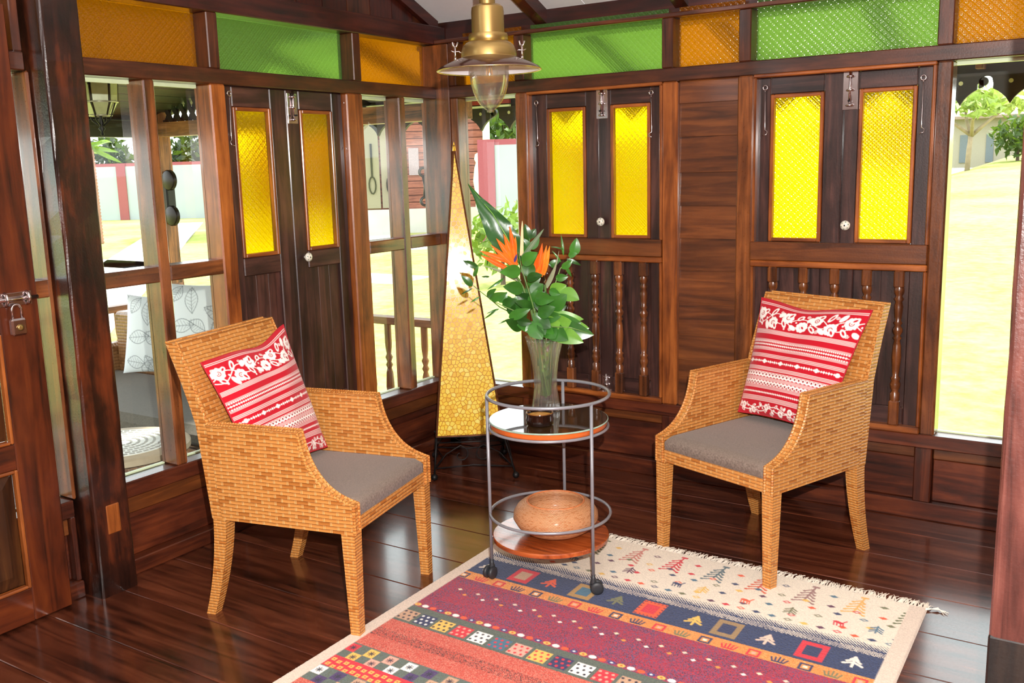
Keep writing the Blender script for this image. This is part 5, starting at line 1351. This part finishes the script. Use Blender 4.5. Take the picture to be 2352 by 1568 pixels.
MB().lathe([(.0001,.405),(.30,.405),(.32,.415),(.32,.440),(.305,.448),(.0001,.448)],48).build('table_top', BEI, vt, 'auto')
MB().lathe([(.0001,.4485),(.245,.4485),(.245,.4515),(.0001,.4515)],48).build('tile_inlay', WT, vt, 'auto')
for r in (.05,.085,.12,.155,.19,.222):
    mb = MB(); n = max(8,int(2*PI*r/.032))
    for k in range(n):
        a0, a1 = 2*PI*k/n, 2*PI*(k+.72)/n
        q = [(rr*math.cos(a),rr*math.sin(a)) for rr,a in ((r-.006,a0),(r+.006,a0),(r+.006,a1),(r-.006,a1))]; mb.prism(q[::-1],2,.4516,.4535)
    stuff(mb.build('tile_ring', GRY, vt))
for k in range(3):
    a = k*2*PI/3-.9; MB().tube([(.10*math.cos(a),.10*math.sin(a),.405),(.17*math.cos(a),.17*math.sin(a),.25),(.15*math.cos(a),.15*math.sin(a),.10),(.24*math.cos(a),.24*math.sin(a),.014)],.013,10).build('table_leg', STEEL, vt, True)
# boundary wall with pink posts
PK = plain('pink_paint', rgb(136,64,74), .8, vary=.05); WHB = plain('pale_blue_render', rgb(152,160,163), .9, vary=.04, nscale=1)
def boundary(label, a, b, n, z0, z1):
    w = thing('boundary_wall', label, 'wall'); a, b = np.array(a), np.array(b); d_ = (b-a)/n; L_ = np.linalg.norm(d_); e = d_/L_; nn = np.array([-e[1],e[0]])*.06
    for k in range(n+1):
        c = a+d_*k; q = [tuple(c-e*.21-nn*2),tuple(c+e*.21-nn*2),tuple(c+e*.21+nn*2),tuple(c-e*.21+nn*2)]; MB().prism(q,2,z0,z1).build('pillar', PK, w)
        if k<n:
            c2_ = c+d_; q = [tuple(c+e*.21-nn),tuple(c2_-e*.21-nn),tuple(c2_-e*.21+nn),tuple(c+e*.21+nn)]; MB().prism(q,2,z0,z1-.14).build('wall_panel', WHB, w); MB().prism([tuple(np.array(p_)) for p_ in q],2,z1-.14,z1).build('coping', PK, w)
p0 = at(290,505,2,-.42); p1 = at(492,500,2,-.42); dd = (p1-p0)[:2]
boundary('white garden wall with pink pillars, far beyond the left windows', p0[:2]-dd*3.0, p0[:2]+dd*2.0, 5, -.42, 2.15)
q0 = at_depth(1153,400,24.0); boundary('short white wall with pink pillars and red coping, beyond the corner window', (q0[0]-.30,q0[1]-.20), (q0[0]+5.2,q0[1]+2.0), 2, -.42, 2.20)
# neighbouring timber house
hd = np.array([-.62,.785,0]); hc = at_depth(985,478,30.0); he = np.array([.785,.62,0])
def hp(px,py,off=0.0):
    d = ray(px,py); t = ((hc-CAM)@hd+off)/(d@hd); return CAM+d*t
house = thing('timber_house', 'neighbouring red timber house with cream shutters, seen through the corner windows', 'house', (hc[0],hc[1],-.42), math.atan2(he[1],he[0]))
hu = lambda px,py: ((hp(px,py)-hc)@he, hp(px,py)[2]+.42)
ux0 = hu(800,480)[0]-3; ux1 = hu(1128,480)[0]; zb = hu(985,478)[1]
SALM = wood('salmon','X'); nb_ = 18; hh = (4.6-zb)/nb_
for k in range(nb_): MB().box(ux0,ux1,-.0,.12,zb+k*hh,zb+(k+1)*hh-.025).build('board', SALM, house)
MB().box(ux0,ux1,.06,4.0,zb,4.6).build('core', plain('dark_red_paint', rgb(96,52,42), .8), house)
MB().box(ux0-.1,ux1+.1,-.1,4.0,0,zb).build('plinth', CONC, house); MB().box(ux1-.20,ux1+.02,-.10,.0,0,4.6).build('corner_column', CREAM, house)
MB().prism([(-1.0,4.3),(2,6.2),(5,4.3),(5,4.45),(2,6.4),(-1.0,4.45)],0,ux0-.8,ux1+.8).build('roof', wood('roofplank','X'), house)
CRS = plain('cream_shutter_paint', rgb(126,118,98), .7, vary=.05)
for a,b in ((838,872),(876,915)):
    u0, u1 = hu(a,400)[0], hu(b,400)[0]; z0, z1 = hu(870,478)[1], 4.3
    sh = empty('house_shutter'); sh.parent = house; MB().box(u0,u1,-.10,-.01,z0,z1).build('shutter_board', CRS, sh)
    um = (u0+u1)/2; MB().tube([(um,-.14,hu(870,330)[1]),(um,-.14,hu(870,405)[1])],.03,6).build('shutter_bar', IRON, sh); MB().tube([(um+.1*math.cos(t_),-.14,hu(870,425)[1]+.26*math.sin(t_)) for t_ in np.linspace(0,2*PI,14)[:-1]],.022,6,True).build('shutter_ring', IRON, sh)
u0, u1 = hu(940,400)[0], hu(963,400)[0]; MB().box(u0,u1,-.06,-.005,hu(950,402)[1],hu(950,340)[1]).build('window_board', plain('lilac_board', rgb(136,120,126), .7), house)
for px in (1098,): 
    o = MB().lathe([(.10,0),(.12,.1),(.10,.4),(.17,.9),(.12,1.3),(.07,1.45),(.12,1.55),(.09,1.7),(.0005,1.75)],14).build('newel_post', CREAM, house, True); o.location = (hu(px,450)[0],-.6,zb-.1)
# trees and shrubs
def canopy(name, n, R_, size, mat, parent, seed, flat=1.0, c=(0,0,0)):
    rn = np.random.RandomState(seed); V = []; F = []
    for k in range(n):
        d = rn.normal(size=3); d /= np.linalg.norm(d); p = d*R_*(rn.rand()**.4); p[2] *= flat; p += np.array(c)+rn.normal(size=3)*R_*.06
        a = rn.normal(size=3); a /= np.linalg.norm(a); b = np.cross(a, rn.normal(size=3)); b /= np.linalg.norm(b); s = size*(.6+.8*rn.rand())
        o = len(V); V += [p-a*s, p+b*s*.4, p+a*s, p-b*s*.4]; F.append((o,o+1,o+2,o+3))
    return stuff(MB().add(V,F).build(name, mat, parent))
TG = [leafmat('tree_leaf_dark',(16,28,12),(40,56,28),.6,0), leafmat('tree_leaf_mid',(44,66,24),(80,104,40),.6,0), leafmat('tree_leaf_light',(74,104,28),(120,140,54),.6,0)]
BARK = plain('tree_bark', rgb(80,66,54), .9, vary=.3, nscale=6)
def tree(label, x, y, h, R_, mat, seed, n=1400, trunk=.12, flat=.9, z0=None, size=None):
    z0 = gz(x,y) if z0 is None else z0; t = thing('tree', label, 'tree', (x,y,z0)); rn = random.Random(seed)
    MB().tube([(0,0,-.1),(rn.uniform(-.1,.1),rn.uniform(-.1,.1),h*.35),(rn.uniform(-.2,.2),rn.uniform(-.2,.2),h*.8)],[trunk,trunk*.8,trunk*.4],8).build('trunk', BARK, t, True)
    for k in range(4): 
        a = k*1.6+rn.random(); MB().tube([(0,0,h*.4),(R_*.35*math.cos(a),R_*.35*math.sin(a),h*.65),(R_*.6*math.cos(a),R_*.6*math.sin(a),h*.85)],[trunk*.5,trunk*.35,trunk*.15],6).build('bough', BARK, t, True)
    canopy('crown', n, R_, size or R_*.10, mat, t, seed, flat, (0,0,h*.8)); return t
PLACES = ['far left','second from the left','third from the left','fourth from the left','fifth from the left']
for k in range(7):
    c = p0[:2]-dd*3.2+dd*1.02*k; ov = np.array([-.88,.62])*(4+1.5*(k%3))
    tree(['tall dark tree beyond the garden wall, left of the palm','tall dark tree beyond the garden wall, behind the palm','tall pale tree beyond the wall, above the first pink pillar','tall dark tree beyond the wall, right of the pink pillar','tall pale tree beyond the wall, behind the veranda post','tall dark tree beyond the wall, right of the veranda post','tall dark tree beyond the wall, left of the timber house'][k], c[0]+ov[0], c[1]+ov[1], 2.3+.3*(k%3), 1.5, TG[0] if k%3!=2 else TG[1], 20+k, 1300, .18, 1.5, None, .26)
q1 = at_depth(1166,300,52); tree('round green tree above the pink wall beyond the corner window', q1[0], q1[1], 5.0, 3.6, TG[1], 41, 1800)
# slim palm left, by the window
pp = at(230,560,2,-.42); pt_ = thing('palm_tree', 'slim ringed palm with yellowing fronds outside the left window', 'tree', (pp[0],pp[1],-.42))
hpx = (at(222,340,0,pp[0])[2]+.42)
mb = MB(); prof = []
for k in range(30): z = hpx*k/29; prof += [(.105-.03*k/29,z),(.13-.03*k/29,z+hpx/58)]
mb.lathe(prof,14).build('palm_trunk', plain('pinkish_palm_bark', rgb(130,92,76), .9, vary=.25, nscale=5), pt_, True)
for k in range(11):
    a = k*2*PI/11; V, F = leaf_mesh((0,0,hpx),(.85*math.cos(a),.85*math.sin(a),hpx+.15-.3*(k%3)),.07,bend=.22,fold=.4); MB().add(V,F).build('frond', TG[2], pt_, True)
# right-hand garden
fx = at_depth(2222,368,40); fz = gz(fx[0],fx[1])
ft = thing('frangipani_tree', 'small spreading garden tree with pale green leaves beyond the tall right window', 'tree', (fx[0],fx[1],fz))
BKL = plain('pale_bark', rgb(150,132,112), .9, vary=.15, nscale=5)
MB().tube([(0,0,-.2),(.04,0,.9),(.1,.0,1.6)],[.11,.10,.08],8).build('trunk', BKL, ft, True)
for a,r_,z in ((.3,1.5,2.6),(1.9,1.2,2.8),(3.4,1.4,2.5),(5.0,1.5,2.4)): MB().tube([(.1,0,1.4),(r_*.5*math.cos(a),r_*.5*math.sin(a),2.0),(r_*math.cos(a),r_*math.sin(a),z)],[.09,.07,.03],7).build('bough', BKL, ft, True)
TL_ = leafmat('pale_tree_leaf',(120,140,64),(176,186,110),.6,0)
for k,(a,r_,z) in enumerate(((.3,1.4,2.7),(1.9,1.1,2.95),(3.4,1.3,2.6),(5.0,1.4,2.5),(0,0,3.1))): canopy('leaf_cluster', 130, .95, .26, TL_, ft, 60+k, .40, (r_*math.cos(a),r_*math.sin(a),z))
bq = at_depth(2338,352,42); bs = thing('shrub', 'round green shrub at the right edge of the far lawn', 'shrub', (bq[0],bq[1],gz(bq[0],bq[1]))); MB().tube([(0,0,-.1),(0,0,.9)],[.08,.04],6).build('stem', BARK, bs); canopy('foliage', 500, 1.15, .2, TG[1], bs, 77, .8, (0,0,1.0))
fb = at_depth(2280,372,56); gb_ = gz(fb[0],fb[1]); hs2 = thing('garden_house', 'pale low house at the far edge of the lawn beyond the right window', 'house', (fb[0],fb[1],gb_))
MB().box(-7,9,0,4,-.3,2.6).build('house_wall', plain('cream_render', rgb(150,142,128), .9), hs2); MB().prism([(-.8,2.5),(2,4.0),(4.8,2.5),(4.8,2.65),(2,4.2),(-.8,2.65)],0,-7.6,9.6).build('roof', plain('pale_roof_sheet', rgb(130,112,98), .8), hs2)
for u in (-1.6,-.2,2.2): MB().box(u-.2,u+.2,-.06,0,0,1.6).build('window_board', plain('slate_paint', rgb(96,104,112), .6), hs2)
for k,(px,dp) in enumerate(((1960,82),(2120,88),(2300,84),(2420,90))):
    q = at_depth(px,360,dp); tree(['tall tree far beyond the lawn, hidden mostly behind the shutters','tall tree far beyond the lawn, left of the tall right window','tall tree behind the pale low house','tall tree behind the low house at the right edge'][k], q[0], q[1], 5, 2.2, TG[1], 80+k, 900, .25)
sq_ = at_depth(1150,440,15); s2 = thing('shrub', 'loose light green shrub on the lawn outside the corner window', 'shrub', (sq_[0],sq_[1],gz(sq_[0],sq_[1]))); MB().tube([(0,0,-.1),(0,0,.8)],[.05,.02],6).build('stem', BARK, s2); canopy('foliage', 420, .62, .10, TG[2], s2, 91, .9, (0.1,0,.75))
